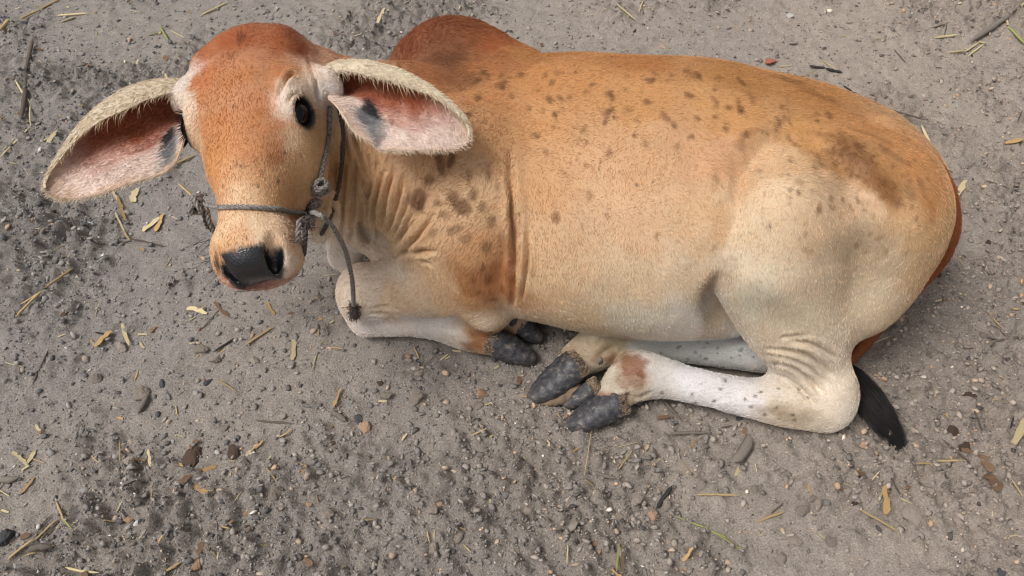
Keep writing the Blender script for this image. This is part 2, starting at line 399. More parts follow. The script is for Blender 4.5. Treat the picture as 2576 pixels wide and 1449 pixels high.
# ------------------------------------------------------------------ coat colours, place by place
CHART = [(600,100,150,75,35),(520,120,160,85,40),(690,110,150,78,38),(735,115,130,60,28),(600,200,178,108,58),(520,200,180,105,55),(690,200,180,112,62),(560,300,182,112,62),(640,300,178,108,58),
 (680,370,150,85,45),(540,370,185,120,65),(600,370,190,125,75),(590,430,205,150,100),(540,430,205,145,85),(520,480,205,145,80),(660,430,205,155,105),(730,420,205,160,110),(620,490,224,187,142),
 (700,490,208,160,108),(570,560,226,192,148),(640,560,230,202,162),(720,560,224,192,152),(600,600,217,172,127),(560,612,212,165,115),(740,620,217,182,142),(730,665,226,208,184),(730,350,218,188,148),
 (740,215,230,218,200),(728,245,228,214,192),(715,270,222,202,174),(742,195,222,196,160),(695,240,182,112,62),(705,205,184,118,68),(700,290,184,120,72),(690,330,172,104,58),(700,170,176,106,56),(660,250,180,110,60),(505,250,182,112,60),(515,330,184,118,66),(460,250,227,208,180),(470,285,222,198,168),(490,290,190,130,80),(488,350,208,172,128),(500,400,206,165,115),(785,250,202,168,124),(780,420,205,165,115),(800,500,202,162,118),
 (805,560,217,192,155),(640,700,150,85,75),(760,300,205,172,130),(790,340,200,160,112),
 (826,215,224,214,202),(815,190,218,200,176),(815,240,222,210,194),(452,235,224,214,200),(880,200,175,115,65),(900,145,150,85,45),(960,150,150,85,45),(870,420,195,150,100),(900,500,205,170,125),(880,600,215,195,165),(850,650,224,212,194),(885,640,224,212,194),(930,430,195,150,105),(960,550,205,170,125),(825,590,222,208,184),
 (1130,60,118,60,32),(1050,92,124,64,34),(1190,80,130,70,36),(1140,150,114,66,40),(1080,180,150,90,50),(1200,170,168,104,58),(1250,110,150,80,40),
 (1100,390,190,140,92),(1050,220,155,95,52),(1150,400,195,150,105),(1200,500,205,165,120),(1100,600,205,165,120),(1200,640,200,148,98),(1200,720,180,122,74),(1255,700,175,112,64),(1100,700,217,184,140),(1180,760,205,155,105),
 (950,700,224,208,184),(900,750,227,208,180),(1000,760,222,194,155),(1240,805,227,204,172),(1150,790,222,192,152),(950,815,218,208,194),(1080,830,212,203,188),(1150,850,205,192,172),(1190,862,160,112,68),(1225,850,150,104,66),
 (1350,135,165,106,56),(1350,200,190,130,75),(1350,300,195,140,88),(1350,450,200,150,100),(1350,600,205,165,120),(1350,720,203,168,124),(1450,800,207,178,138),(1450,200,190,132,78),(1220,250,190,130,78),(1230,350,195,142,92),
 (1600,155,165,105,55),(1600,250,195,140,85),(1600,400,202,155,108),(1600,550,205,165,122),(1600,700,207,178,138),(1600,820,208,194,166),
 (1850,190,165,110,58),(1850,280,190,135,80),(1800,400,200,150,105),(1780,550,205,165,120),(1750,700,207,180,143),(1750,800,208,198,178),
 (2050,250,170,112,60),(2050,340,185,130,75),(1960,400,212,175,130),(1960,500,217,188,148),(1900,600,217,192,154),(1855,690,216,196,164),
 (2200,330,178,120,68),(2130,380,158,108,62),(2220,460,155,104,56),(2300,430,190,130,75),(2340,510,178,118,66),(2310,540,200,155,105),(2330,600,205,165,115),(2300,650,212,180,135),(2350,600,205,162,112),(2330,650,208,172,128),
 (2150,520,217,184,144),(2300,580,207,168,120),(2060,600,205,172,132),(2150,620,185,155,118),(2250,650,207,182,147),(2050,700,207,182,147),(1900,750,195,180,150),(2000,800,207,188,154),(2200,740,217,198,164),
 (2050,900,225,208,180),(2000,870,217,198,165),(2100,1000,228,212,186),(2130,1060,232,218,195),(1990,1040,210,192,162),(1850,980,226,220,211),(1750,950,230,226,219),(1670,930,226,220,206),(1540,950,203,188,163),(1590,985,192,168,138),
 (1850,868,184,174,158),(1750,862,184,174,158),(1650,862,180,170,152),(1550,880,160,135,100),(1450,885,190,170,140),(1430,908,150,120,85),(1790,800,188,163,133),(1720,840,212,200,180)]
CP, CC = [], []
for x, y, r_, g_, b_ in CHART:
    p, n_ = hit(x, y)
    if p is not None: CP.append(p); q_ = min(max((218-r_)/45, 0), 1); CC.append(srgb(min(r_*(1+.06*q_), 236), g_*(.995+.135*q_), b_*(1.03+.20*q_)))
# the far flank and the far side of the head carry the same colours, seen from nowhere here
CP += [np.array([X, 1.32, Z]) for X in (0., .25, .5) for Z in (.08, .22, .34)]
CC += [srgb(218, 198, 165), srgb(215, 178, 132), srgb(203, 150, 96)]*3
CP, CC = np.array(CP, np.float32), np.array(CC, np.float32)
COAT = np.zeros((len(V), 3), np.float32)
for q in range(0, len(V), 20000):
    Wp = V[q:q+20000]; Wp = Wp+(np.stack([fbm(Wp, 28, 4, s_) for s_ in (31, 47, 63)], 1)-.5)*.070
    d2 = ((Wp[:, None, :]-CP[None])**2).sum(2)
    w = 1.0/(d2+2e-4)**1.9
    COAT[q:q+20000] = (w@CC)/w.sum(1)[:, None]
def daub(x, y, rx, ry, ang, col, al, soft=1.0, ragged=.5, seed=0):
    p, n_ = hit(x, y)
    if p is None: return
    k = np.linalg.norm(p-EYE)/FPX; R = max(rx, ry)*k*1.9
    idx = np.nonzero(((V > p-R) & (V < p+R)).all(1))[0]
    if not len(idx): return
    D = V[idx]-p; u = RIGHT*math.cos(ang)+UP*math.sin(ang); v = -RIGHT*math.sin(ang)+UP*math.cos(ang)
    a, b = D@u/(rx*k), D@v/(ry*k); c = D@FWD/(max(rx, ry)*k*2.0)
    q = np.sqrt(a*a+b*b+c*c)+ragged*(fbm(V[idx], 70, 3, seed)-.5)*2
    w = al*sstep(1+.45*soft, 1-.55*soft, q)
    COAT[idx] = COAT[idx]*(1-w[:, None])+col[None].astype(np.float32)*w[:, None]
dk = srgb(105, 66, 38); bk = srgb(30, 26, 26)
for x, y, rx, ry, an, al in [(1110,420,9,26,.2,.75),(1135,405,8,24,-.3,.8),(1080,455,16,12,.5,.7),(1055,490,14,18,.2,.75),(1060,520,12,12,0,.7),(1035,505,10,16,.3,.6),(1100,510,12,10,0,.6),
        (1140,495,13,16,0,.75),(1165,520,16,14,.3,.75),(1190,490,9,14,0,.6),(1120,540,12,9,0,.5),(1230,440,7,14,0,.6),(1180,440,6,12,0,.4),(1215,520,9,12,0,.5),(1235,560,8,14,0,.5),(1250,470,6,10,0,.4),
        (1140,580,16,10,.4,.5),(1090,585,14,8,.4,.4),(1170,600,12,10,0,.4),(1225,620,10,16,0,.45),(1265,600,8,18,0,.4),
        (1130,130,50,60,.3,.35),(1150,195,40,40,0,.35),(1095,240,16,22,0,.45)]:
    daub(x, y, rx*1.3, ry*1.25, an, dk, min(al*1.1, .85), 1.0, .7, int(x))
br = srgb(158, 98, 54)
for x, y, rx, ry, an, al in [(1200,700,40,26,.2,.45),(1245,690,22,40,0,.5),(1225,745,30,18,0,.55),(1180,730,22,14,0,.4),(1270,650,14,40,0,.4),(1160,680,18,20,0,.35),(1280,740,10,30,0,.5),(1130,660,20,14,0,.3)]:
    daub(x, y, rx, ry, an, br, al, 1.2, .7, int(x))
for x, y, rx, ry in [(1230,700,8,12),(1205,735,10,6),(1262,725,7,12),(1245,752,12,6),(1190,705,7,8),(1275,690,6,12),(1215,670,6,9)]:
    daub(x, y, rx, ry, 0, srgb(118, 66, 34), .6, 1.0, .6, int(x))
# dark flecks of the flank, loin and rump
fk = np.random.default_rng(21)
n_f = 0
while n_f < 150:
    x, y = fk.uniform(1180, 2180), fk.uniform(165, 640)
    top = np.interp(x, [1180, 1300, 1700, 2000, 2180], [110, 130, 150, 225, 310])
    u_ = (y-top)/430
    if u_ < .03 or fk.random() > max(.08, 1.15-1.5*u_) or (x > 1850 and y > 430 and fk.random() < .7): continue
    s_ = fk.uniform(4.5, 10); n_f += 1
    daub(x, y, s_*fk.uniform(.7, 1.0), s_*fk.uniform(.9, 1.7), fk.uniform(-.5, .5), srgb(104, 64, 34) if u_ < .5 else srgb(140, 96, 62), fk.uniform(.35, .8), 1.0, .45, n_f)
for x, y, rx, ry, an, al in [(1980,200,60,12,-.35,.5),(2060,240,50,10,-.4,.45),(2130,375,42,26,-.6,.5),(2175,420,40,28,-.7,.6),(2225,470,34,24,-.8,.6),(2255,505,22,16,-.7,.5),(2090,345,40,10,-.3,.45),(1890,330,26,8,.2,.4),(1860,360,14,20,0,.35),
        (2290,480,12,22,.3,.4),(2320,470,8,26,.4,.35),(2250,390,40,8,-.7,.4),(2190,340,50,8,-.6,.35)]:
    daub(x, y, rx, ry, an, srgb(112, 68, 34), al, 1.2, .6, int(x))
for i in range(80):
    daub(fk.uniform(1980, 2340), fk.uniform(330, 640), fk.uniform(3.5, 7), fk.uniform(4, 9), fk.uniform(-1, 1), srgb(118, 78, 46), fk.uniform(.3, .65), 1, .4, i)
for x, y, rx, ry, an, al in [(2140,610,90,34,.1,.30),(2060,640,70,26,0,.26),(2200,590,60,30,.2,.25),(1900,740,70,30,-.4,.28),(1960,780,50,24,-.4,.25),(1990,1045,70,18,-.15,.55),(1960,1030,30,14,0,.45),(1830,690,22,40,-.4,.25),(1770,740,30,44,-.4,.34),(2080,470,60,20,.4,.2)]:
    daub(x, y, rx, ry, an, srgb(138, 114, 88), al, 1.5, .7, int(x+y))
for x, y, rx, ry, al in [(1592,922,34,36,.85),(1570,955,20,22,.5),(1605,960,18,26,.6),(1190,868,26,16,.7),(1235,862,14,26,.7),(1205,838,24,14,.6),(1545,905,22,14,.6),(1510,900,20,14,.5),(1425,905,18,16,.6),(1470,915,14,12,.5),(1530,1000,28,14,.75),(1490,985,16,14,.7),(1445,925,20,12,.7),(1232,850,14,22,.7)]:
    daub(x, y, rx, ry, 0, srgb(130, 78, 42), al, 1.0, .8, int(x))
for x, y, rx, ry, al in [(1480,872,44,22,.5),(1440,892,26,20,.55),(1520,868,24,12,.45),(1552,965,26,24,.4),(1575,1005,18,14,.5),(1130,852,40,14,.25)]:
    daub(x, y, rx, ry, 0, srgb(150, 124, 92), al, 1.3, .9, int(x)+5)
daub(603, 94, 9, 20, .3, srgb(92, 50, 30), .6, 1.3, .6, 3)
# flies' marks and mud flecks on the white legs and face
for i in range(26): daub(fk.uniform(1640, 2050), fk.uniform(900, 1060), fk.uniform(2.5, 4.5), fk.uniform(2.5, 5), 0, srgb(60, 48, 38), .8, .8, .2, i)
for i in range(16): daub(fk.uniform(1640, 1900), fk.uniform(855, 905), fk.uniform(2.5, 4), fk.uniform(2.5, 4), 0, srgb(60, 48, 38), .7, .8, .2, i)
for x, y in [(594,463),(600,492),(606,500),(579,555),(700,455),(716,382),(690,300),(587,268),(596,412),(605,418),(650,468),(560,468),(690,560),(630,545),(560,590),(655,610),(700,640),(620,600),(600,585),(1640,458),(1985,440),(1938,568),(1600,465)]:
    if x % 3 or x > 1000: daub(x, y, 3.0, 5.5, fk.uniform(-.6, .6), srgb(64, 48, 38), .7, .8, .1, x)
# dark rims of the eyes, nose pad, lip
gloss = np.zeros(len(V), np.float32)
L = (V-HO) @ np.stack([HA, HR, HN]).T.astype(np.float32)
for sg in (-1, 1):
    e_ = EYE_POS[sg]
    e = np.sqrt(((L[:, 0]-e_[0])/.034)**2+((L[:, 1]-e_[1])/.031)**2+((L[:, 2]-e_[2])/.027)**2)
    w = sstep(1.10, .85, e)*(np.sign(L[:, 1]) == sg); COAT = COAT*(1-w[:, None])+bk[None]*w[:, None]
padm = sstep(.2125, .2185, L[:, 0]+.10*L[:, 2]-.007*np.clip(1-(L[:, 1]/.040)**2, 0, 1)+.010*(fbm(V, 90, 3, 3)-.5))*sstep(.053, .048, np.abs(L[:, 1])+.55*np.maximum(-.045-L[:, 2], 0)+.006*(fbm(V, 90, 3, 13)-.5))*sstep(-.094, -.086, L[:, 2])
lip = sstep(.18, .195, L[:, 0])*sstep(-.080, -.088, L[:, 2])*sstep(-.104, -.096, L[:, 2])*sstep(.05, .04, np.abs(L[:, 1]))
COAT = COAT*(1-lip[:, None]*.6)+srgb(158, 112, 100)[None]*lip[:, None]*.6
padm = padm*(1-.8*lip)
COAT = COAT*(1-padm[:, None])+srgb(27, 27, 31)[None]*padm[:, None]
gloss = np.maximum(padm, 0).astype(np.float32)
tw = sstep(.004, -.006, GD[4]-GD[0])*sstep(.40, .30, V[:, 2]); tw = tw*(GD[4] < .02); COAT = COAT*(1-tw[:, None])+srgb(146, 82, 44)[None]*tw[:, None]      # russet tail
# broad uneven tone over everything
tone = 1+.16*(fbm(V, 14, 4, 2)-.5)+.14*(fbm(V*np.array([1, 1, .5], np.float32), 60, 3, 9)-.5)
lum = COAT.mean(1)[:, None]; COAT = np.clip((COAT*.96+lum*.04)*tone[:, None], .004, .9).astype(np.float32)
print('coat', time.time()-_t)
# ------------------------------------------------------------------ materials
def new_mat(name, rough=.7):
    m = bpy.data.materials.new(name); m.use_nodes = True
    b = m.node_tree.nodes['Principled BSDF']; b.inputs['Roughness'].default_value = rough
    return m, m.node_tree, b
def node(t, typ, **kw):
    n = t.nodes.new(typ)
    for k, v in kw.items():
        if k in n.inputs: n.inputs[k].default_value = v
        else: setattr(n, k, v)
    return n
def coat_material(name, attr='coat', bump=.35, rough=.62, var=.25):
    m, t, b = new_mat(name, rough)
    a = node(t, 'ShaderNodeAttribute', attribute_name=attr); gl = node(t, 'ShaderNodeAttribute', attribute_name='gloss')
    tc = node(t, 'ShaderNodeTexCoord')
    mp = node(t, 'ShaderNodeMapping'); mp.inputs['Scale'].default_value = (1, 1, .35); t.links.new(tc.outputs['Object'], mp.inputs['Vector'])
    n1 = node(t, 'ShaderNodeTexNoise', Scale=420.0, Detail=3.0); t.links.new(mp.outputs[0], n1.inputs['Vector'])
    mr = node(t, 'ShaderNodeMapRange'); mr.inputs['To Min'].default_value = 1-var; mr.inputs['To Max'].default_value = 1+var
    t.links.new(n1.outputs[0], mr.inputs['Value'])
    mx = node(t, 'ShaderNodeVectorMath', operation='SCALE'); t.links.new(a.outputs['Color'], mx.inputs[0]); t.links.new(mr.outputs[0], mx.inputs['Scale'])
    t.links.new(mx.outputs[0], b.inputs['Base Color'])
    vo = node(t, 'ShaderNodeTexVoronoi', Scale=330.0); t.links.new(tc.outputs['Object'], vo.inputs['Vector']); hm = node(t, 'ShaderNodeMix'); t.links.new(gl.outputs['Fac'], hm.inputs['Factor']); t.links.new(n1.outputs[0], hm.inputs['A']); t.links.new(vo.outputs['Distance'], hm.inputs['B'])      # pebbled wet nose, hair elsewhere
    bp = node(t, 'ShaderNodeBump', Strength=bump, Distance=.0015); t.links.new(hm.outputs['Result'], bp.inputs['Height']); t.links.new(bp.outputs[0], b.inputs['Normal'])
    r = node(t, 'ShaderNodeMapRange'); r.inputs['To Min'].default_value = rough; r.inputs['To Max'].default_value = .26
    sp2 = node(t, 'ShaderNodeMapRange'); sp2.inputs['To Min'].default_value = .3; sp2.inputs['To Max'].default_value = .85; t.links.new(gl.outputs['Fac'], sp2.inputs['Value']); t.links.new(sp2.outputs[0], b.inputs['Specular IOR Level']); t.links.new(gl.outputs['Fac'], r.inputs['Value']); t.links.new(r.outputs[0], b.inputs['Roughness'])
    return m
def plain(name, c, rough=.7, noise=0, scale=60, bump=0, c2=None):
    m, t, b = new_mat(name, rough)
    b.inputs['Base Color'].default_value = (*c, 1)
    if noise or c2 is not None:
        tc = node(t, 'ShaderNodeTexCoord'); n = node(t, 'ShaderNodeTexNoise', Scale=scale, Detail=4.0); t.links.new(tc.outputs['Object'], n.inputs['Vector'])
        cr = node(t, 'ShaderNodeMix', data_type='RGBA')
        c2 = c2 if c2 is not None else np.asarray(c)*(1-noise)
        cr.inputs['A'].default_value = (*c, 1); cr.inputs['B'].default_value = (*c2, 1)
        mr = node(t, 'ShaderNodeMapRange'); mr.inputs['From Min'].default_value = .35; mr.inputs['From Max'].default_value = .65
        t.links.new(n.outputs[0], mr.inputs['Value']); t.links.new(mr.outputs[0], cr.inputs['Factor']); t.links.new(cr.outputs['Result'], b.inputs['Base Color'])
        if bump:
            bp = node(t, 'ShaderNodeBump', Strength=bump, Distance=.002); t.links.new(n.outputs[0], bp.inputs['Height']); t.links.new(bp.outputs[0], b.inputs['Normal'])
    return m
M_COAT = coat_material('calf_coat')
calf = bpy.data.objects.new('calf', None); COL.objects.link(calf); calf.empty_display_size = .1
calf['label'] = 'tan zebu calf with long drooping ears lying on the bare dirt'; calf['category'] = 'calf'
body = mesh_obj('body', V, Q, M_COAT, calf)
set_col(body, COAT); set_f(body, gloss, 'gloss')
# ------------------------------------------------------------------ ears
def ear_mesh(top, bot, dtop, dbot, roll, cup, thick, nu=44, nv=36):
    """sheet lofted between an upper and a lower edge; the upper edge rolls over towards the viewer's side, the sheet is cupped"""
    T = catmull([A(x, y, d) for (x, y), d in zip(top, dtop)], 12); B = catmull([A(x, y, d) for (x, y), d in zip(bot, dbot)], 12)
    def res(K, n):
        s = np.r_[0, np.cumsum(np.linalg.norm(np.diff(K, axis=0), axis=1))]; s /= s[-1]
        return np.stack([np.interp(np.linspace(0, 1, n), s, K[:, a]) for a in range(3)], 1)
    T, B = res(T, nu), res(B, nu)
    ax = nrm(T[nu//2]-T[2]+B[nu//2]-B[2])
    back = np.cross(ax, nrm(T[nu//2]-B[nu//2])); back = back if np.dot(back, FWD) > 0 else -back
    V_, UVW = [], []
    for i in range(nu):
        u = i/(nu-1); h = B[i]-T[i]
        ro = np.interp(u, *roll); cu = np.interp(u, *cup)
        K = np.array([[ro*1.0, -.45*ro], [ro*.45, -.62*ro], [0, -.12*ro], [.04, .45], [.22, .95], [.48, .8], [.75, .38], [1, 0]])
        Kc = catmull(K, 8); tt = np.linspace(0, 1, nv); sl_ = np.r_[0, np.cumsum(np.linalg.norm(np.diff(Kc, axis=0), axis=1))]; sl_ /= sl_[-1]
        hh = np.interp(tt, sl_, Kc[:, 0]); dd = np.interp(tt, sl_, Kc[:, 1])
        for j in range(nv):
            dz = dd[j]*(cu if dd[j] > 0 else .05)
            V_.append(T[i]+h*hh[j]+back*dz); UVW.append((u, hh[j], tt[j]))
    V_ = np.array(V_); UVW = np.array(UVW)
    Qd = np.array([(i*nv+j, i*nv+j+1, (i+1)*nv+j+1, (i+1)*nv+j) for i in range(nu-1) for j in range(nv-1)])
    N = vnormals(V_, Qd)
    if np.dot(N[(nu//2)*nv+nv*3//4], FWD) > 0: Qd = Qd[:, ::-1]; N = -N
    # ridges of gristle inside the ear
    u, hh, tt = UVW.T
    ridge = .0028*np.exp(-((hh-.30-.35*u)/.07)**2)+.0028*np.exp(-((hh-.52-.30*u)/.06)**2)
    V_ = V_+N*(ridge*sstep(.12, .3, u)*sstep(.95, .7, u)*(tt > .3))[:, None]
    edge = np.minimum(np.minimum(tt, 1-tt)*6, np.minimum((1-u)*8, 1)); th = thick*(.35+.65*np.clip(edge, 0, 1))
    n = len(V_); V2 = V_-N*th[:, None]
    F = [Qd, Qd[:, ::-1]+n]
    loop = [i*nv for i in range(nu)]+[(nu-1)*nv+j for j in range(1, nv)]+[i*nv+nv-1 for i in range(nu-2, -1, -1)]+[j for j in range(nv-2, 0, -1)]
    lp = np.array(loop); nx_ = np.roll(lp, -1)
    side = np.stack([lp, nx_, nx_+n, lp+n], 1)
    a, b, c = V_[side[0, 0]], V_[side[0, 1]], V2[side[0, 3]-n]
    F.append(side if True else side)
    return np.vstack([V_, V2]), np.concatenate(F), np.vstack([UVW, UVW]), np.r_[N, -N], n
def ear_colour(P, UVW, n, dark_uv, seed):
    u, h, t = UVW.T
    tan, pink, rust = srgb(205, 170, 130), srgb(226, 204, 192), srgb(152, 78, 44)
    C = np.tile(pink, (len(P), 1)); wob = (fbm(P, 55, 3, seed)-.5)
    def mixin(w, c):
        nonlocal C
        w = np.clip(w, 0, 1)[:, None]; C = C*(1-w)+c*w
    mixin(sstep(.70, .40, h+.28*u+.35*wob)*.97*sstep(.99, .55, u), rust)
    for h0, sl_, wd in ((.34, .35, .10), (.50, .30, .09)):
        mixin(.75*np.exp(-((h-h0-sl_*(u-.3)+.2*wob)/wd)**2)*sstep(.85, .35, u)*sstep(.02, .15, u), srgb(178, 108, 82))
    mixin(.55*np.exp(-((h-.62-.25*(u-.3)+.2*wob)/.07)**2)*sstep(.9, .4, u), srgb(228, 208, 196))
    du, dh = dark_uv
    q = np.sqrt(((u-du-.25*(h-dh))/.075)**2+((h-dh)/.24)**2)+1.1*wob
    mixin(sstep(1.1, .75, q)*.97, srgb(44, 44, 48))
    mixin(.6*sstep(1.6, 1.2, q)*(h > dh), srgb(150, 150, 150))
    mixin(sstep(.80, 1.0, u+.3*wob)*.7, srgb(190, 162, 132)); mixin(sstep(.86, 1.0, h+.2*wob)*.6, srgb(206, 178, 150))
    mixin(sstep(.30, .22, t)*.95, srgb(214, 198, 176))                              # rolled upper rim
    mixin(sstep(.30, .22, t)*sstep(.35, .75, u+.3*wob)*.6, srgb(196, 162, 120))
    mixin(sstep(.22, .10, u)*sstep(.34, .2, t), srgb(222, 212, 200))
    outer = np.arange(len(P)) >= n
    C[outer] = srgb(218, 202, 178)
    return np.clip(C*(1+.25*wob)[:, None], .005, .9).astype(np.float32)
EARS = []
# ear towards the calf's rump
Etop = [(822,176),(852,164),(905,160),(955,168),(1010,184),(1070,216),(1120,252),(1157,290),(1176,322),(1181,346)]
Ebot = [(824,246),(842,262),(858,282),(880,318),(905,342),(932,356),(948,374),(1010,379),(1090,377),(1150,374),(1178,356)]
EARS.append(ear_mesh(Etop, Ebot, [1.225,1.21,1.20,1.19,1.185,1.18,1.18,1.185,1.19,1.19], [1.20,1.175,1.16,1.155,1.155,1.155,1.16,1.165,1.175,1.185,1.19],
            ([0,.15,.4,.7,1], [.26,.24,.18,.09,.02]), ([0,.12,.35,.7,1], [.02,.045,.045,.022,.004]), .006)+((.34,.66),))
Etop = [(490,228),(440,208),(385,212),(330,226),(275,256),(225,296),(180,350),(142,408),(118,452),(113,474)]
Ebot = [(500,300),(480,322),(464,345),(452,385),(435,418),(395,443),(330,460),(270,482),(210,498),(160,499),(124,488)]
EARS.append(ear_mesh(Etop, Ebot, [1.25,1.235,1.225,1.21,1.20,1.19,1.18,1.17,1.165,1.16], [1.235,1.215,1.20,1.185,1.175,1.165,1.16,1.155,1.155,1.155,1.158],
            ([0,.15,.4,.7,1], [.27,.26,.20,.10,.02]), ([0,.12,.35,.7,1], [.02,.05,.05,.024,.004]), .006)+((.27,.70),))
FUR_SRC = []
for k, (P, F, UVW, N, n, dk_uv) in enumerate(EARS):
    C = ear_colour(P, UVW, n, dk_uv, 11+k)
    F = F[np.abs(P[F[:, 0]]-P[F[:, 2]]).sum(1) > 1e-7] if False else F
    e = mesh_obj('ear', P, F, M_COAT, calf); set_col(e, C); set_f(e, np.zeros(len(P)), 'gloss')
    FUR_SRC.append((P, F, N, C, UVW, n))

# ------------------------------------------------------------------ eyes
def uv_sphere(c, axes, rad, nu=24, nv=16):
    Vs, Fs = [], []
    for i in range(nv+1):
        th = math.pi*i/nv
        for j in range(nu):
            ph = 2*math.pi*j/nu; q = np.array([math.sin(th)*math.cos(ph), math.sin(th)*math.sin(ph), math.cos(th)])*rad
            Vs.append(c+axes.T@q)
    for i in range(nv):
        for j in range(nu): Fs.append((i*nu+j, i*nu+(j+1) % nu, (i+1)*nu+(j+1) % nu, (i+1)*nu+j))
    return np.array(Vs), np.array(Fs)
M_EYE = plain('eye_dark', srgb(12, 8, 7), .05); M_EYE.node_tree.nodes['Principled BSDF'].inputs['Specular IOR Level'].default_value = .4
M_LASH = plain('lash_hair', srgb(24, 20, 18), .5)
def strands(name, curves, radii, mat, parent, cols=None):
    cd = bpy.data.hair_curves.new(name); n, k = curves.shape[0], curves.shape[1]
    cd.add_curves([k]*n)
    cd.position_data.foreach_set('vector', curves.astype(np.float32).ravel())
    at = cd.attributes.get('radius') or cd.attributes.new('radius', 'FLOAT', 'POINT')
    at.data.foreach_set('value', np.broadcast_to(radii, (n, k)).astype(np.float32).ravel())
    if cols is not None:
        ca = cd.attributes.new('tint', 'FLOAT_COLOR', 'CURVE'); c4 = np.ones((n, 4), np.float32); c4[:, :3] = cols; ca.data.foreach_set('color', c4.ravel())
    cd.materials.append(mat)
    o = bpy.data.objects.new(name, cd); COL.objects.link(o); o.parent = parent; o['kind'] = 'stuff'
    return o
for sg in (-1, 1):
    e_ = EYE_POS[sg]; eo = EYE_OUT[sg]; eo3 = HR*eo[1]+HN*eo[2]; ec = hp(*e_)+eo3*.0035
    up3 = nrm(np.cross(HA, eo3)); up3 = up3 if np.dot(up3, HN) > 0 else -up3
    P, F = uv_sphere(ec, np.stack([HA, eo3, up3]), (.0235, .0175, .0185))
    eb = mesh_obj('eye', P, F, M_EYE, calf)
    ls = []
    for t in np.linspace(-1.25, 1.25, 50):
        for s_, m_ in ((1, 1), (-1, .7)):
            p = ec+HA*  .0245*math.sin(t)+eo3*(.012-.006*abs(math.sin(t)))+up3*s_*.0180*math.cos(t)
            dr = nrm(eo3*.9+up3*s_*.6*math.cos(t)+HA*(.7*math.sin(t)+.25)+rng.normal(0, .12, 3)); ln = m_*rng.uniform(.010, .018)
            ls.append([p, p+dr*ln*.5, p+dr*ln+HA*.003])
    strands('eyelashes', np.array(ls), np.array([.0005, .0004, .0001]), M_LASH, eb)

wk = []
for k in range(46):
    sg = rng.choice((-1, 1)); p = hp(rng.uniform(.17, .215), sg*rng.uniform(.045, .062), rng.uniform(-.09, -.03)); d_ = nrm(HR*sg*1.0+HA*rng.uniform(-.1, .7)+HN*rng.uniform(-.3, .5)); ln = rng.uniform(.018, .04)
    wk.append([p, p+d_*ln*.5+HA*.002, p+d_*ln+HA*.006])
strands('whiskers', np.array(wk), np.array([.00035, .0003, .0001]), M_LASH, calf)
# ------------------------------------------------------------------ hooves and dewclaws
M_FUR, t_, b_ = new_mat('fur', .55)
at_ = node(t_, 'ShaderNodeAttribute', attribute_name='tint'); t_.links.new(at_.outputs['Color'], b_.inputs['Base Color']); b_.inputs['Specular IOR Level'].default_value = .25
M_HOOF, t_, b_ = new_mat('hoof_horn', .52)
tc = node(t_, 'ShaderNodeTexCoord'); n1 = node(t_, 'ShaderNodeTexNoise', Scale=95.0, Detail=8.0, Roughness=.65); mpn = node(t_, 'ShaderNodeMapping'); mpn.inputs['Scale'].default_value = (.8, 1.2, 1.3); mpn.inputs['Rotation'].default_value = (0, .3, .5); t_.links.new(tc.outputs['Object'], mpn.inputs['Vector']); t_.links.new(mpn.outputs[0], n1.inputs['Vector'])
rp = node(t_, 'ShaderNodeValToRGB'); t_.links.new(n1.outputs[0], rp.inputs[0])
el = rp.color_ramp.elements; el[0].position = .40; el[0].color = (*srgb(50, 50, 55), 1); el[1].position = .70; el[1].color = (*srgb(138, 127, 115), 1)
x_ = el.new(.56); x_.color = (*srgb(78, 77, 80), 1)
sz_ = node(t_, 'ShaderNodeSeparateXYZ'); t_.links.new(tc.outputs['Object'], sz_.inputs[0])
mz = node(t_, 'ShaderNodeMapRange'); mz.inputs['From Min'].default_value = .030; mz.inputs['From Max'].default_value = .002; mz.inputs['To Max'].default_value = .62; t_.links.new(sz_.outputs['Z'], mz.inputs['Value'])
mn = node(t_, 'ShaderNodeMath', operation='MULTIPLY'); t_.links.new(mz.outputs[0], mn.inputs[0]); n3 = node(t_, 'ShaderNodeTexNoise', Scale=140.0, Detail=4.0); t_.links.new(tc.outputs['Object'], n3.inputs['Vector'])
m3 = node(t_, 'ShaderNodeMapRange'); m3.inputs['From Min'].default_value = .35; m3.inputs['From Max'].default_value = .6; t_.links.new(n3.outputs[0], m3.inputs['Value']); t_.links.new(m3.outputs[0], mn.inputs[1])
mc = node(t_, 'ShaderNodeMix', data_type='RGBA'); mc.inputs['B'].default_value = (*srgb(128, 114, 102), 1); t_.links.new(rp.outputs[0], mc.inputs['A']); t_.links.new(mn.outputs[0], mc.inputs['Factor'])      # mud caked near the ground
t_.links.new(mc.outputs['Result'], b_.inputs['Base Color']); bp = node(t_, 'ShaderNodeBump', Strength=.2, Distance=.001); t_.links.new(n1.outputs[0], bp.inputs['Height']); t_.links.new(bp.outputs[0], b_.inputs['Normal'])
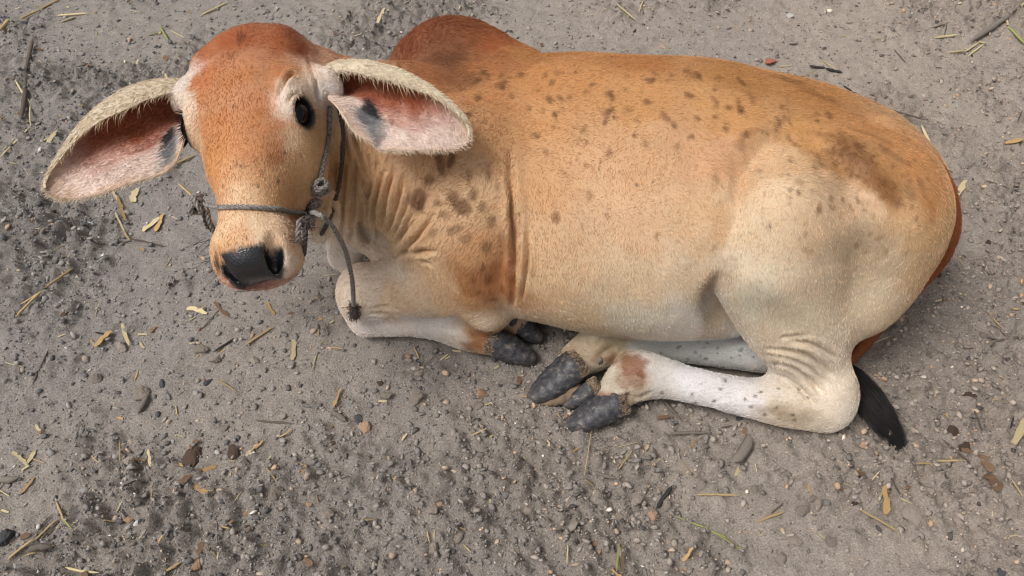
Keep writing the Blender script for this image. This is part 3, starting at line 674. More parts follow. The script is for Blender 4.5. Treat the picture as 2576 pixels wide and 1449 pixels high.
def claw(base, toe, w, h, up=(0, 0, 1), name='hoof', mat=None, bend=.2):
    base, toe = np.asarray(base, float), np.asarray(toe, float); ax = toe-base; Lc = np.linalg.norm(ax); ax /= Lc
    u = nrm(np.asarray(up, float)-ax*np.dot(up, ax)); s = np.cross(ax, u)
    prof = [(-.12, .80, .82, 0), (0, .96, 1.0, 0), (.06, 1.0, .99, 0), (.25, 1.0, .86, 0), (.45, .95, .70, 0), (.65, .84, .54, 0), (.82, .66, .39, 0), (.94, .44, .28, 0), (1.0, .24, .19, 0)]
    pr = np.array(prof); ts = np.r_[-.12, np.linspace(0, 1, 30)]; pf = np.stack([ts, np.interp(ts, pr[:, 0], pr[:, 1]), np.interp(ts, pr[:, 0], pr[:, 2])], 1)
    ring = 1+.022*np.sin(ts*34+.8*np.sin(ts*9)); pf[:, 1:] *= np.where(ts > .04, ring, 1)[:, None]           # growth rings
    prof = pf; n = 20; Vs = []
    for t, ww, hh in prof:
        ce = base+ax*Lc*t+s*w*bend*(t*t)
        for j in range(n):
            a = 2*math.pi*j/n; c, q = math.cos(a), math.sin(a)
            x = np.sign(c)*abs(c)**.8*w*ww; y = q*h*hh if q > 0 else -abs(q)**.45*h*.42
            Vs.append(ce+s*x+u*(y+h*.15*(hh-1)))
    Fs = [(i*n+j, i*n+(j+1) % n, (i+1)*n+(j+1) % n, (i+1)*n+j) for i in range(len(prof)-1) for j in range(n)]
    Fs.append(tuple(range(n-1, -1, -1))); Fs.append(tuple((len(prof)-1)*n+j for j in range(n)))
    Vs = np.array(Vs); Vs = Vs+(np.stack([fbm(Vs, 90, 3, s_) for s_ in (1, 2, 3)], 1)-.5)*.004
    o = mesh_obj(name, Vs, Fs, mat or M_HOOF, calf)
    if name == 'hoof' and mat is None:                                      # band of hair hanging over the top of the horn
        K = []
        for k in range(900):
            a = rng.uniform(-.3, math.pi+.3); x, y = math.cos(a)*w*.98, (math.sin(a) if math.sin(a) > 0 else .3*math.sin(a))*h*.98
            p = base-ax*Lc*rng.uniform(-.03, .16)+s*x*.97+u*y*.97; od = nrm(s*math.cos(a)+u*math.sin(a)); ln = rng.uniform(.004, .009)
            K.append([p-od*.002, p+ax*ln*.55+od*.0016, p+ax*ln+od*.0008+rng.normal(0, .001, 3)])
        tint = np.array([srgb(150, 128, 102), srgb(120, 96, 74), srgb(178, 160, 136), srgb(92, 80, 70)])[rng.integers(0, 4, len(K))]
        strands('coronet_hair', np.array(K), np.array([.0004, .00035, .0001]), M_FUR, o, tint)
    return o
claw(G(1238, 862, .036), G(1352, 896, .018), .028, .034, name='hoof')
claw(G(1276, 792, .045), G(1362, 858, .016), .026, .032, name='hoof', bend=-.2)
claw(G(1556, 1014, .036), G(1424, 1064, .012), .032, .034, up=(.25, .35, 1), name='hoof', bend=-.15)
claw(G(1500, 975, .040), G(1421, 1024, .012), .018, .024, name='hoof')
claw(G(1448, 922, .046), G(1330, 1003, .014), .034, .034, up=(-.2, .3, 1), name='hoof', bend=.1)
M_SOLE = plain('hoof_sole', srgb(134, 112, 92), .8, .35, 70, .4)
claw(G(1446, 972, .022), G(1352, 1012, .010), .026, .018, name='hoof', mat=M_SOLE)
claw(G(1176, 826, .052), G(1198, 822, .058), .010, .012, name='dewclaw'); claw(G(1512, 905, .060), G(1490, 912, .058), .010, .012, name='dewclaw'); claw(G(1592, 1000, .030), G(1618, 1010, .020), .011, .012, name='dewclaw')

# ------------------------------------------------------------------ tail switch
M_BLACK = plain('switch_hair', srgb(26, 24, 27), .42)
SW = catmull([G(2108, 915, .022), G(2150, 965, .026), G(2190, 1020, .028), G(2232, 1075, .02), G(2266, 1122, .004)], 8)
SWR = np.interp(np.linspace(0, 1, len(SW)), [0, .2, .45, .75, 1], [.011, .020, .024, .017, .001])
def tube_mesh(path, rads, n=10):
    path = np.asarray(path, float); Vs = []; prev = None
    for i, p in enumerate(path):
        t = nrm(path[min(i+1, len(path)-1)]-path[max(i-1, 0)])
        if prev is None: prev = np.cross(t, (0, 0, 1.)) if abs(t[2]) < .9 else np.cross(t, (1., 0, 0))
        s = nrm(prev-t*np.dot(prev, t)); prev = s; w = np.cross(t, s); r = rads[i] if np.ndim(rads) else rads
        Vs += [p+r*(s*math.cos(2*math.pi*j/n)+w*math.sin(2*math.pi*j/n)) for j in range(n)]
    m = len(path); F = [(i*n+j, i*n+(j+1) % n, (i+1)*n+(j+1) % n, (i+1)*n+j) for i in range(m-1) for j in range(n)]
    F += [tuple(range(n-1, -1, -1)), tuple((m-1)*n+j for j in range(n))]
    return np.array(Vs), F
P, F = tube_mesh(SW, SWR*.55, 12); sw = mesh_obj('tail_switch', P, F, M_BLACK, calf)
cv = []
for i in range(2600):
    a, q = rng.uniform(0, 2*math.pi), math.sqrt(rng.random()); s0 = rng.integers(0, 14); e0 = rng.integers(max(s0+8, 20), len(SW))
    ids = np.linspace(s0, e0, 6); K = []
    for t in ids:
        i0 = min(int(t), len(SW)-2); p = SW[i0]+(SW[i0+1]-SW[i0])*(t-i0); r = np.interp(t, range(len(SW)), SWR)*(.9+.35*q)
        sd = nrm(np.cross(SW[i0+1]-SW[i0], (0, 0, 1))); K.append(p+sd*r*q*math.cos(a)+np.array([0, 0, 1])*r*abs(math.sin(a))*q*.9)
    K = np.array(K); K[1:] += np.cumsum(rng.normal(0, .0016, (5, 3)), axis=0); K[-1] += rng.normal(0, .007, 3); K[:, 2] = np.maximum(K[:, 2], .002); cv.append(K)
strands('switch_hairs', np.array(cv), np.array([.0005, .0005, .0005, .0005, .0004, .0001]), M_FUR, sw, srgb(34, 30, 31)[None]*rng.uniform(.5, 1.9, (len(cv), 1)))
# ------------------------------------------------------------------ short hair of the coat
def grow(P, F, N, C, n, length, flow, seed, weight=None, lift=.26, rad=.00036, curl=.25):
    g = np.random.default_rng(seed)
    a = np.linalg.norm(np.cross(P[F[:, 2]]-P[F[:, 0]], P[F[:, 3]]-P[F[:, 1]]), axis=1)
    if weight is not None: a = a*weight[F].mean(1)
    f = g.choice(len(F), n, p=a/a.sum()); u, v = g.random(n)[:, None], g.random(n)[:, None]
    q = F[f]
    def bl(X): return (X[q[:, 0]]*(1-u)+X[q[:, 1]]*u)*(1-v)+(X[q[:, 3]]*(1-u)+X[q[:, 2]]*u)*v
    R, NN, CC_ = bl(P), bl(N), bl(C); NN /= np.linalg.norm(NN, axis=1)[:, None]
    D = flow(R, NN); D = D+(np.stack([fbm(R, 22, 2, s_) for s_ in (3, 5, 7)], 1)-.5)*1.3*curl*4+g.normal(0, curl, R.shape)
    D -= NN*(D*NN).sum(1)[:, None]; D /= np.maximum(np.linalg.norm(D, axis=1), 1e-6)[:, None]
    Ln = (length(R) if callable(length) else length)*g.uniform(.6, 1.25, n)
    Ln = Ln[:, None]; lf = lift*g.uniform(.6, 1.5, n)[:, None]
    p1 = R+(D*.5+NN*lf*.5)*Ln; p2 = R+(D*.98+NN*lf*.62)*Ln
    lum_ = CC_.mean(1)[:, None]; tint = CC_*1.10*(g.uniform(.80, 1.28, n)*(.85+.3*fbm(R, 180, 2, 1)))[:, None]
    return np.stack([R-NN*.0006, p1, p2], 1), np.array([rad, rad*.8, rad*.15]), np.clip(tint, .003, .95)
WHORL = hp(-.125, 0, .0)
def body_flow(R, N):
    gd = sdf_groups(R.astype(np.float32))[1]
    D = np.tile(np.array([.42, -.25, -.85]), (len(R), 1))
    hd = (gd[1] < gd[0]-.004)[:, None]
    w = R-WHORL; w = w/np.maximum(np.linalg.norm(w, axis=1), 1e-4)[:, None]; D = np.where(hd, w, D)
    fr = (gd[2] < np.minimum(gd[0], gd[1]))[:, None]; D = np.where(fr, np.array([-.55, -.2, -.6])*1.0, D)
    low = fr & (R[:, 2:3] < .07); D = np.where(low, np.array([.9, -.3, -.2]), D)
    hn = (gd[3] < gd[0])[:, None]; D = np.where(hn, np.array([.35, -.45, -.8]), D); D = np.where(hn & (R[:, 2:3] < .11), np.array([-.85, .1, -.35]), D)
    tl = (gd[4] < gd[0])[:, None]; D = np.where(tl, np.array([.1, -.5, -.9]), D)
    return D
def fur_len(R):
    h = ev(R.astype(np.float32), [HUMP], .01); hd = head_sdf(R.astype(np.float32))
    return .0074+.006*sstep(.03, 0, h)-.0022*sstep(.03, 0, hd)-.0018*sstep(.14, .08, R[:, 2])
seen = sstep(-.85, -.2, NV[:, 2]).astype(np.float32)*.85+.15          # thinner on the side lying on the ground
Rr, rr, tt_ = grow(V, Q, NV, COAT, NFUR, fur_len, body_flow, 3, (1-np.clip(gloss, 0, 1))*seen*(1+.6*on_head))
strands('fur', Rr, rr, M_FUR, body, tt_)
print('fur', time.time()-_t)
ears_ = [o for o in calf.children if o.name.startswith('ear')]
for o, (P, F, N, C, UVW, n) in zip(ears_, FUR_SRC):
    P = P.astype(np.float32)
    tipd = P[(len(P)//4)*2-1-0]-P[0]
    ax = nrm(P[:n].reshape(44, -1, 3)[-1].mean(0)-P[:n].reshape(44, -1, 3)[0].mean(0))
    Rr, rr, tt_ = grow(P, F, N, C, NFUR//14, .009, lambda R, NN: np.tile(ax*.8+UP*-.35, (len(R), 1)), 9, None, .3, .00033, .3)
    # long fringe under the rolled rim
    g = np.random.default_rng(4); G_ = P[:n].reshape(44, -1, 3); i = g.integers(4, 40, 900); j = g.integers(0, 7, 900)
    R0 = G_[i, j]+g.normal(0, .0012, (900, 3)); dn = -UP*1.0+ax*.45; Lf = (g.uniform(.005, .017, 900)*np.interp(i, [0, 12, 30, 43], [.7, 1.1, .8, .3]))[:, None]
    dr = np.tile(dn, (900, 1))+g.normal(0, .38, (900, 3))
    K = np.stack([R0, R0+dr*Lf*.5-FWD*.003, R0+dr*Lf], 1)
    c0 = srgb(212, 190, 156)*g.uniform(.7, 1.15, (900, 1))
    K = K[::2]; c0 = c0[::2]; strands('ear_hair', np.concatenate([Rr, K]), rr, M_FUR, o, np.concatenate([tt_, c0]))
# ------------------------------------------------------------------ the rope halter
M_ROPE, t_, b_ = new_mat('rope_fibre', .85)
tc = node(t_, 'ShaderNodeTexCoord'); n1 = node(t_, 'ShaderNodeTexNoise', Scale=300.0, Detail=4.0); t_.links.new(tc.outputs['Object'], n1.inputs['Vector'])
rp = node(t_, 'ShaderNodeValToRGB'); t_.links.new(n1.outputs[0], rp.inputs[0]); e = rp.color_ramp.elements
e[0].position = .3; e[0].color = (*srgb(98, 92, 89), 1); e[1].position = .7; e[1].color = (*srgb(168, 160, 153), 1); t_.links.new(rp.outputs[0], b_.inputs['Base Color'])
M_ROPE2 = plain('rope_fibre_dark', srgb(104, 92, 87), .85, .4, 300)
RR = .0037
def resample(K, h):
    s = np.r_[0, np.cumsum(np.linalg.norm(np.diff(K, axis=0), axis=1))]; n = max(int(s[-1]/h), 4)
    return np.stack([np.interp(np.linspace(0, s[-1], n), s, K[:, a]) for a in range(3)], 1)
def rope(name, K, parent, R=RR, mat=None, h=.0016, pitch=7.0):
    """three strands laid round each other along the path"""
    K = resample(np.asarray(K, float), h); n = len(K); T = np.gradient(K, axis=0); T /= np.linalg.norm(T, axis=1)[:, None]
    S = np.zeros_like(K); s = np.cross(T[0], (.3, .2, .93)); s /= np.linalg.norm(s)
    for i in range(n): s = s-T[i]*np.dot(s, T[i]); s /= np.linalg.norm(s); S[i] = s
    W = np.cross(T, S); arc = np.r_[0, np.cumsum(np.linalg.norm(np.diff(K, axis=0), axis=1))]; ph = arc/(pitch*R)*2*math.pi/1.0
    VV, FF, m = [], [], 7
    for k in range(3):
        a = ph+2*math.pi*k/3; C = K+(S*np.cos(a)[:, None]+W*np.sin(a)[:, None])*R*.50
        off = len(VV)*0+k*n*m
        for j in range(m):
            b = 2*math.pi*j/m+a; VV.append(C+(S*np.cos(b)[:, None]+W*np.sin(b)[:, None])*R*.60)
    Vs = np.stack(VV, 0).reshape(3, m, n, 3).transpose(0, 2, 1, 3).reshape(-1, 3)
    for k in range(3):
        i = np.arange(n-1)[:, None]; j = np.arange(m)[None]; o = k*n*m
        FF.append(np.stack([o+i*m+j, o+i*m+(j+1) % m, o+(i+1)*m+(j+1) % m, o+(i+1)*m+j], -1).reshape(-1, 4))
    ob = mesh_obj(name, Vs, np.concatenate(FF), mat or M_ROPE, parent)
    return ob
def on(x, y, off=RR*1.1):
    p, n_ = hit(x, y); return p+n_*off
halter = bpy.data.objects.new('rope_halter', None); halter.location = hp(.1, .05, -.02); COL.objects.link(halter); halter.empty_display_size = .05
halter['label'] = 'grey twisted rope halter knotted round the calf muzzle with a loose frayed end'; halter['category'] = 'halter'
bpy.context.view_layer.update()
def part(o): o.matrix_parent_inverse = halter.matrix_world.inverted(); return o
KR = on(768, 525, .008)            # main knot at the corner of the mouth
KU = on(793, 470, .008)
KL = on(548, 512, .006)+RIGHT*-.016-FWD*-.004
nb = [KL]+[on(x, y) for x, y in [(556, 522), (580, 523), (610, 524), (640, 526), (670, 528), (700, 531), (730, 534), (748, 535)]]+[KR]
part(rope('noseband', catmull(nb, 8), halter))
ck = [KU]+[on(x, y) for x, y in [(802, 438), (809, 410), (816, 380), (821, 350), (824, 320), (825, 292), (826, 265)]]
part(rope('cheek_rope', catmull(ck, 8), halter))
th = []
for x, y in [(852, 262), (857, 290), (861, 330), (862, 370), (860, 410), (855, 450), (847, 490), (836, 530), (824, 562), (808, 590)]:
    p, n_ = hit(x, y); th.append(p+n_*RR*1.2 if p is not None else A(x, y, 1.27))
th = np.array(th); dd = (th-EYE)@FWD; md = np.median(dd); th = np.array([A(x_, y_, min(d, md+.03)) for (x_, y_), d in zip([(852, 262), (857, 290), (861, 330), (862, 370), (860, 410), (855, 450), (847, 490), (836, 530), (824, 562), (808, 590)], dd)])
part(rope('throat_rope', catmull(th, 8), halter, mat=M_ROPE2))
def knot(name, c, ax, size, turns, seed, stretch=1.0):
    g = np.random.default_rng(seed); ax = nrm(ax); u = nrm(np.cross(ax, FWD)); w = np.cross(ax, u); K = []
    for t in np.linspace(0, 1, 90):
        a = 2*math.pi*turns*t
        if t < .68: K.append(c+ax*size*stretch*1.5*(t/.68-.5)*2*.8+size*.72*(u*math.cos(a)+w*math.sin(a))+g.normal(0, .0002, 3))
        else: b_ = (t-.68)/.32*2*math.pi*1.3; K.append(c+ax*size*1.25*math.cos(b_)+w*size*.9*math.sin(b_)+u*size*.9*math.cos(b_*.5+.6))
    return part(rope(name, np.array(K), halter))
knot('knot', KU, KU-KR, .0105, 4.3, 1, 1.2); knot('knot', KR*.55+KU*.45, KU-KR, .0098, 3.6, 2, 1.1); knot('knot', KR, HR+HA*.4, .0112, 4.4, 3, .9)
knot('knot', KL+RIGHT*-.010, HA, .0105, 4.2, 4, .9)
z3 = np.array([0, 0, 1.0])
def hang(a, b, sag, n=14):
    t = np.linspace(0, 1, n)[:, None]; return a*(1-t)+b*t-z3*sag*np.sin(np.pi*t)
part(rope('chin_rope', np.array([KR+HA*.004, *[A(x, y, d) for x, y, d in [(752, 560, 1.075), (750, 585, 1.08), (750, 606, 1.09)]]]), halter))
part(rope('chin_rope', np.array([KR+HA*.010, *[A(x, y, d) for x, y, d in [(769, 575, 1.10), (767, 605, 1.11), (764, 640, 1.13)]]]), halter, mat=M_ROPE2))
part(rope('chin_rope', catmull([KL+HA*.006, A(521, 530, 1.12), A(526, 555, 1.13), A(540, 585, 1.15)], 6), halter))
part(rope('chin_rope', catmull([KL+HA*.004, A(514, 525, 1.13), A(518, 560, 1.15), A(535, 580, 1.17)], 6), halter, mat=M_ROPE2))
tipn = on(893, 765, .006)
lead = catmull([KR+HR*.004, A(800, 538, 1.085), A(828, 560, 1.10), A(850, 592, 1.135), A(868, 630, 1.185), A(880, 675, 1.245), (A(887, 715, 1.29)), tipn], 8)
part(rope('loose_end', lead, halter))
fr = []
g = np.random.default_rng(8)
for k in range(320):
    dn_ = nrm(on(895, 800, .006)-tipn); p = tipn+dn_*g.uniform(0, .026)+g.normal(0, .0030, 3); d_ = nrm(dn_*.8+g.normal(0, .5, 3)); K = [p]
    for j in range(5): d_ = nrm(d_*.6+dn_*.3+g.normal(0, .5, 3)); K.append(K[-1]+d_*.0030)
    fr.append(K)
fr = np.array(fr); fo = strands('frayed_tip', fr, np.array([.0006]*5+[.0002]), M_ROPE2, halter); fo['kind'] = 'stuff'; part(fo)
fr = []
c_ = A(771, 562, 1.085)
for k in range(110):
    p = c_+g.normal(0, .003, 3); d_ = nrm(g.normal(0, 1, 3)); K = [p]
    for j in range(4): d_ = nrm(d_+g.normal(0, .6, 3)); K.append(K[-1]+d_*.003)
    fr.append(K)
part(strands('frayed_tip', np.array(fr), np.array([.0005]*4+[.0002]), M_ROPE2, halter))
print('done', time.time()-_t)
# ------------------------------------------------------------------ the ground
def P3(x, y, z=0.0): return np.stack([np.asarray(x, np.float32), np.asarray(y, np.float32), np.full(np.shape(x), z, np.float32)], 1)
def rough_mask(x, y):                       # 0 on trodden smooth dirt, 1 where crumbs and clods lie
    p = P3(x, y); m = fbm(p, 2.6, 3, 41)*.65+fbm(p, 8, 3, 43)*.35
    return sstep(.40, .60, m)
def cells(p, scale, seed):                  # distance to the nearest of jittered points: pebbly relief
    q = p[:, :2]*scale; i = np.floor(q).astype(np.int64); best = np.full(len(q), 9.0, np.float32); hid = np.zeros(len(q), np.float32)
    for dx in (-1, 0, 1):
        for dy in (-1, 0, 1):
            c = i+np.array([dx, dy]); h = _perm[(_perm[(c[:, 0]+seed) & 4095]+c[:, 1]) & 4095]
            o = np.stack([_val[h], _val[(h*7+13) & 4095]], 1); d = ((c+o-q)**2).sum(1)
            k = d < best; best = np.where(k, d, best); hid = np.where(k, _val[(h*3+5) & 4095], hid)
    return np.sqrt(best), hid
def ground_h(x, y):
    p = P3(x, y); r = rough_mask(x, y)
    z = .020*(fbm(p, 2.2, 3, 51)-.5)+.022*(fbm(p, 14, 4, 53)-.5)*(.4+.9*r)+.012*(fbm(p, 60, 2, 57)-.5)*(.4+1.0*r)
    d1, h1 = cells(p, 55, 3); d2, h2 = cells(p, 105, 9)
    d3, h3 = cells(p+.003*(vnoise(p, 90, 2)-.5)[:, None], 30, 21)
    z = z+(.011*sstep(.60, .30, d3)*(h3 > .62)*h3+.010*sstep(.58, .22, d1)*(h1 > .45)*h1+.0060*sstep(.60, .25, d2)*h2)*(.18+1.0*r)
    fade = sstep(3.2, 2.2, np.hypot(x*.85, (y-1.4)))                      # plain far out
    under = np.clip((np.hypot((x-.25)/.75, (y-1.1)/.42)), 0, 1.6)   # pressed flat beneath the animal
    return (z*1.25*fade*(.35+.65*sstep(.75, 1.25, under))-.002).astype(np.float32)
def steps(a, b, h, far, m0, m1, n=12):
    core = np.arange(a, b+h*.5, h); e0 = core[0]-np.arange(1, int(m0/.016))*.016; e1 = core[-1]+np.arange(1, int(m1/.016))*.016; g = np.geomspace(.05, far, n); return np.r_[e0[-1]-g[::-1], e0[::-1], core, e1, e1[-1]+g]
gx, gy = steps(-1.66, 1.66, .0060, 60, 1.3, 1.3), steps(.38, 2.34, .0060, 60, 1.0, 1.8)
XX, YY = np.meshgrid(gx, gy, indexing='ij')
ZZ = ground_h(XX.ravel(), YY.ravel())
nx_, ny_ = len(gx), len(gy)
ii = (np.arange(nx_-1)[:, None]*ny_+np.arange(ny_-1)[None]).ravel()
M_DIRT, t_, b_ = new_mat('dirt', .95)
tc = node(t_, 'ShaderNodeTexCoord'); b_.inputs['Specular IOR Level'].default_value = .15
def nz(scale, det, rough=.5):
    n = node(t_, 'ShaderNodeTexNoise', Scale=scale, Detail=det, Roughness=rough); t_.links.new(tc.outputs['Object'], n.inputs['Vector']); return n
nA, nB, nC = nz(1.3, 5.0), nz(22, 6.0, .6), nz(300, 6.0, .65)
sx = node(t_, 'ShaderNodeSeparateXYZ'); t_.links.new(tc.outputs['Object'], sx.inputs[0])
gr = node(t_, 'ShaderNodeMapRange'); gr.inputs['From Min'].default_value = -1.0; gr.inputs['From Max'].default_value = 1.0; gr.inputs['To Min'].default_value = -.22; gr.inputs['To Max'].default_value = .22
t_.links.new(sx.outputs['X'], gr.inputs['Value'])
def math_(op, a, b):
    n = node(t_, 'ShaderNodeMath', operation=op)
    for k, v in ((0, a), (1, b)):
        if isinstance(v, (int, float)): n.inputs[k].default_value = v
        else: t_.links.new(v, n.inputs[k])
    return n.outputs[0]
def ramp(fac, stops):
    r = node(t_, 'ShaderNodeValToRGB'); e = r.color_ramp.elements
    e[0].position, e[0].color = stops[0][0], (*srgb(*stops[0][1]), 1); e[1].position, e[1].color = stops[-1][0], (*srgb(*stops[-1][1]), 1)
    for p, c in stops[1:-1]: x = e.new(p); x.color = (*srgb(*c), 1)
    t_.links.new(fac, r.inputs[0]); return r.outputs[0]
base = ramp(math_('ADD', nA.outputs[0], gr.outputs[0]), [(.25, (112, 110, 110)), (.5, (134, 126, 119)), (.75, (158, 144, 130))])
mid = ramp(nB.outputs[0], [(.30, (98, 90, 84)), (.50, (132, 123, 116)), (.72, (164, 153, 143))])
fine = ramp(nC.outputs[0], [(.30, (62, 57, 54)), (.50, (128, 120, 113)), (.72, (186, 176, 166))])
def mixc(a, b, f):
    m = node(t_, 'ShaderNodeMix', data_type='RGBA', blend_type='MIX'); m.inputs['Factor'].default_value = f; t_.links.new(a, m.inputs['A']); t_.links.new(b, m.inputs['B']); return m.outputs['Result']
la = node(t_, 'ShaderNodeAttribute', attribute_name='loose'); dusty = mixc(mixc(base, mid, .38), fine, .42)
lm = node(t_, 'ShaderNodeMapRange'); lm.inputs['To Min'].default_value = 1.55; lm.inputs['To Max'].default_value = 1.28; t_.links.new(la.outputs['Fac'], lm.inputs['Value'])      # colour set darker on loose soil than on the smooth crust
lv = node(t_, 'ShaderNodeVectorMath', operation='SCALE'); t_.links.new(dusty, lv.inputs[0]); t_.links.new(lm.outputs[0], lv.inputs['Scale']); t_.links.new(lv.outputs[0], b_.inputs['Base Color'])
bp = node(t_, 'ShaderNodeBump', Strength=1.0, Distance=.004); t_.links.new(nC.outputs[0], bp.inputs['Height']); t_.links.new(bp.outputs[0], b_.inputs['Normal'])
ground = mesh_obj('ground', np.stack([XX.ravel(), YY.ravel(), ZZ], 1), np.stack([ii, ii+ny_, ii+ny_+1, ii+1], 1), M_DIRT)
ground['kind'] = 'structure'; set_f(ground, rough_mask(XX.ravel(), YY.ravel()), 'loose')
print('ground', time.time()-_t)

# ------------------------------------------------------------------ crumbs of dirt: too many to count
phi = (1+5**.5)/2
ICO = np.array([(-1, phi, 0), (1, phi, 0), (-1, -phi, 0), (1, -phi, 0), (0, -1, phi), (0, 1, phi), (0, -1, -phi), (0, 1, -phi), (phi, 0, -1), (phi, 0, 1), (-phi, 0, -1), (-phi, 0, 1)])/math.hypot(1, phi)
ICF = np.array([(0,11,5),(0,5,1),(0,1,7),(0,7,10),(0,10,11),(1,5,9),(5,11,4),(11,10,2),(10,7,6),(7,1,8),(3,9,4),(3,4,2),(3,2,6),(3,6,8),(3,8,9),(4,9,5),(2,4,11),(6,2,10),(8,6,7),(9,8,1)])
gk = np.random.default_rng(77)
def scatter(n, keep):
    out = []
    while sum(map(len, out)) < n:
        m = n*2; y = gk.uniform(.36, 2.38, m); hw = (y*cp_+H*sp_)*CX/FPX*1.06; x = gk.uniform(-1, 1, m)*hw*1.0
        k = gk.random(m) < keep(x, y); x, y = x[k], y[k]
        inside = sdf(P3(x, y, .012)) > .006; out.append(np.stack([x[inside], y[inside]], 1))
    return np.concatenate(out)[:n]
NC = 86000
cxy = scatter(NC, lambda x, y: (.30+.70*rough_mask(x, y)**1.2)*(.35+.9*fbm(P3(x, y), 16, 3, 71)))
cr = np.clip(.0014*gk.pareto(2.4, NC)+.0012, 0, .0072)
q = gk.normal(size=(NC, 4)); q /= np.linalg.norm(q, axis=1)[:, None]
w_, x_, y_, z_ = q.T
Rm = np.stack([1-2*(y_*y_+z_*z_), 2*(x_*y_-z_*w_), 2*(x_*z_+y_*w_), 2*(x_*y_+z_*w_), 1-2*(x_*x_+z_*z_), 2*(y_*z_-x_*w_), 2*(x_*z_-y_*w_), 2*(y_*z_+x_*w_), 1-2*(x_*x_+y_*y_)], 1).reshape(-1, 3, 3)
shp = ICO[None]*gk.uniform(.5, 1.35, (NC, 12, 1))*np.stack([gk.uniform(.8, 1.5, NC), gk.uniform(.7, 1.1, NC), gk.uniform(.35, .8, NC)], 1)[:, None, :]
cv = np.einsum('nij,nkj->nki', Rm, shp); cv[:, :, 2] *= .75
cv = cv*cr[:, None, None]; cz = ground_h(cxy[:, 0], cxy[:, 1])
cv += np.stack([cxy[:, 0], cxy[:, 1], cz+cr*.25], 1)[:, None, :]
tones = np.array([srgb(120, 115, 111), srgb(139, 131, 125), srgb(154, 144, 135), srgb(104, 100, 98), srgb(168, 150, 132), srgb(84, 80, 79), srgb(180, 150, 126), srgb(205, 196, 184)])
ci = gk.choice(len(tones), NC, p=[.27, .30, .19, .12, .06, .03, .02, .01]); cc = tones[ci]*gk.uniform(1.05, 1.55, (NC, 1))
cc = cc*(1+np.clip(cxy[:, :1], -1, 1)*np.array([.12, .06, 0.0]))
M_CRUMB, t2, b2 = new_mat('crumbs', .95); a2 = node(t2, 'ShaderNodeAttribute', attribute_name='tone'); b2.inputs['Specular IOR Level'].default_value = .15
tc2 = node(t2, 'ShaderNodeTexCoord'); n2 = node(t2, 'ShaderNodeTexNoise', Scale=500.0, Detail=3.0); t2.links.new(tc2.outputs['Object'], n2.inputs['Vector'])
m2 = node(t2, 'ShaderNodeMapRange'); m2.inputs['To Min'].default_value = .65; m2.inputs['To Max'].default_value = 1.35; t2.links.new(n2.outputs[0], m2.inputs['Value'])
v2 = node(t2, 'ShaderNodeVectorMath', operation='SCALE'); t2.links.new(a2.outputs['Color'], v2.inputs[0]); t2.links.new(m2.outputs[0], v2.inputs['Scale']); t2.links.new(v2.outputs[0], b2.inputs['Base Color'])
crumbs = mesh_obj('dirt_crumbs', cv.reshape(-1, 3), (ICF[None]+12*np.arange(NC)[:, None, None]).reshape(-1, 3), M_CRUMB, smooth=False)
set_col(crumbs, np.repeat(cc, 12, 0), 'tone')
crumbs['kind'] = 'stuff'; crumbs['label'] = 'loose grey brown dirt crumbs and grit strewn over the ground'; crumbs['category'] = 'grit'
print('crumbs', time.time()-_t)

# ------------------------------------------------------------------ litter one can count
PLACES = [(G(630, 790), "in front of the calf's muzzle"), (G(300, 540), "below the calf's right ear"), (G(980, 920), 'in front of the folded foreleg'), (G(1420, 1090), 'in front of the hind hooves'),
          (G(1850, 1130), 'in front of the long hind shank'), (G(2330, 1060), 'beside the black tail switch'), (G(2480, 560), "beyond the calf's rump"), (G(2200, 160), "behind the calf's loin"),
          (G(1500, 50), "behind the calf's back"), (G(870, 40), "behind the calf's neck"), (G(250, 150), "behind the calf's right ear"), (G(120, 560), "out past the tip of the right ear"),
          (G(250, 950), "out beside the calf's face"), (G(450, 1300), "far out in front of the calf's head"), (G(1000, 1300), 'far out in front of the forelegs'), (G(1750, 1360), 'far out in front of the hind legs'), (G(2400, 1360), 'far out past the tail switch')]
PLP = np.array([p[0][:2] for p in PLACES])
def place_of(x, y): return PLACES[int(np.argmin(((PLP-np.array([x, y]))**2).sum(1)))][1]
def tag(o, label, cat, group): o['label'] = label; o['category'] = cat; o['group'] = group
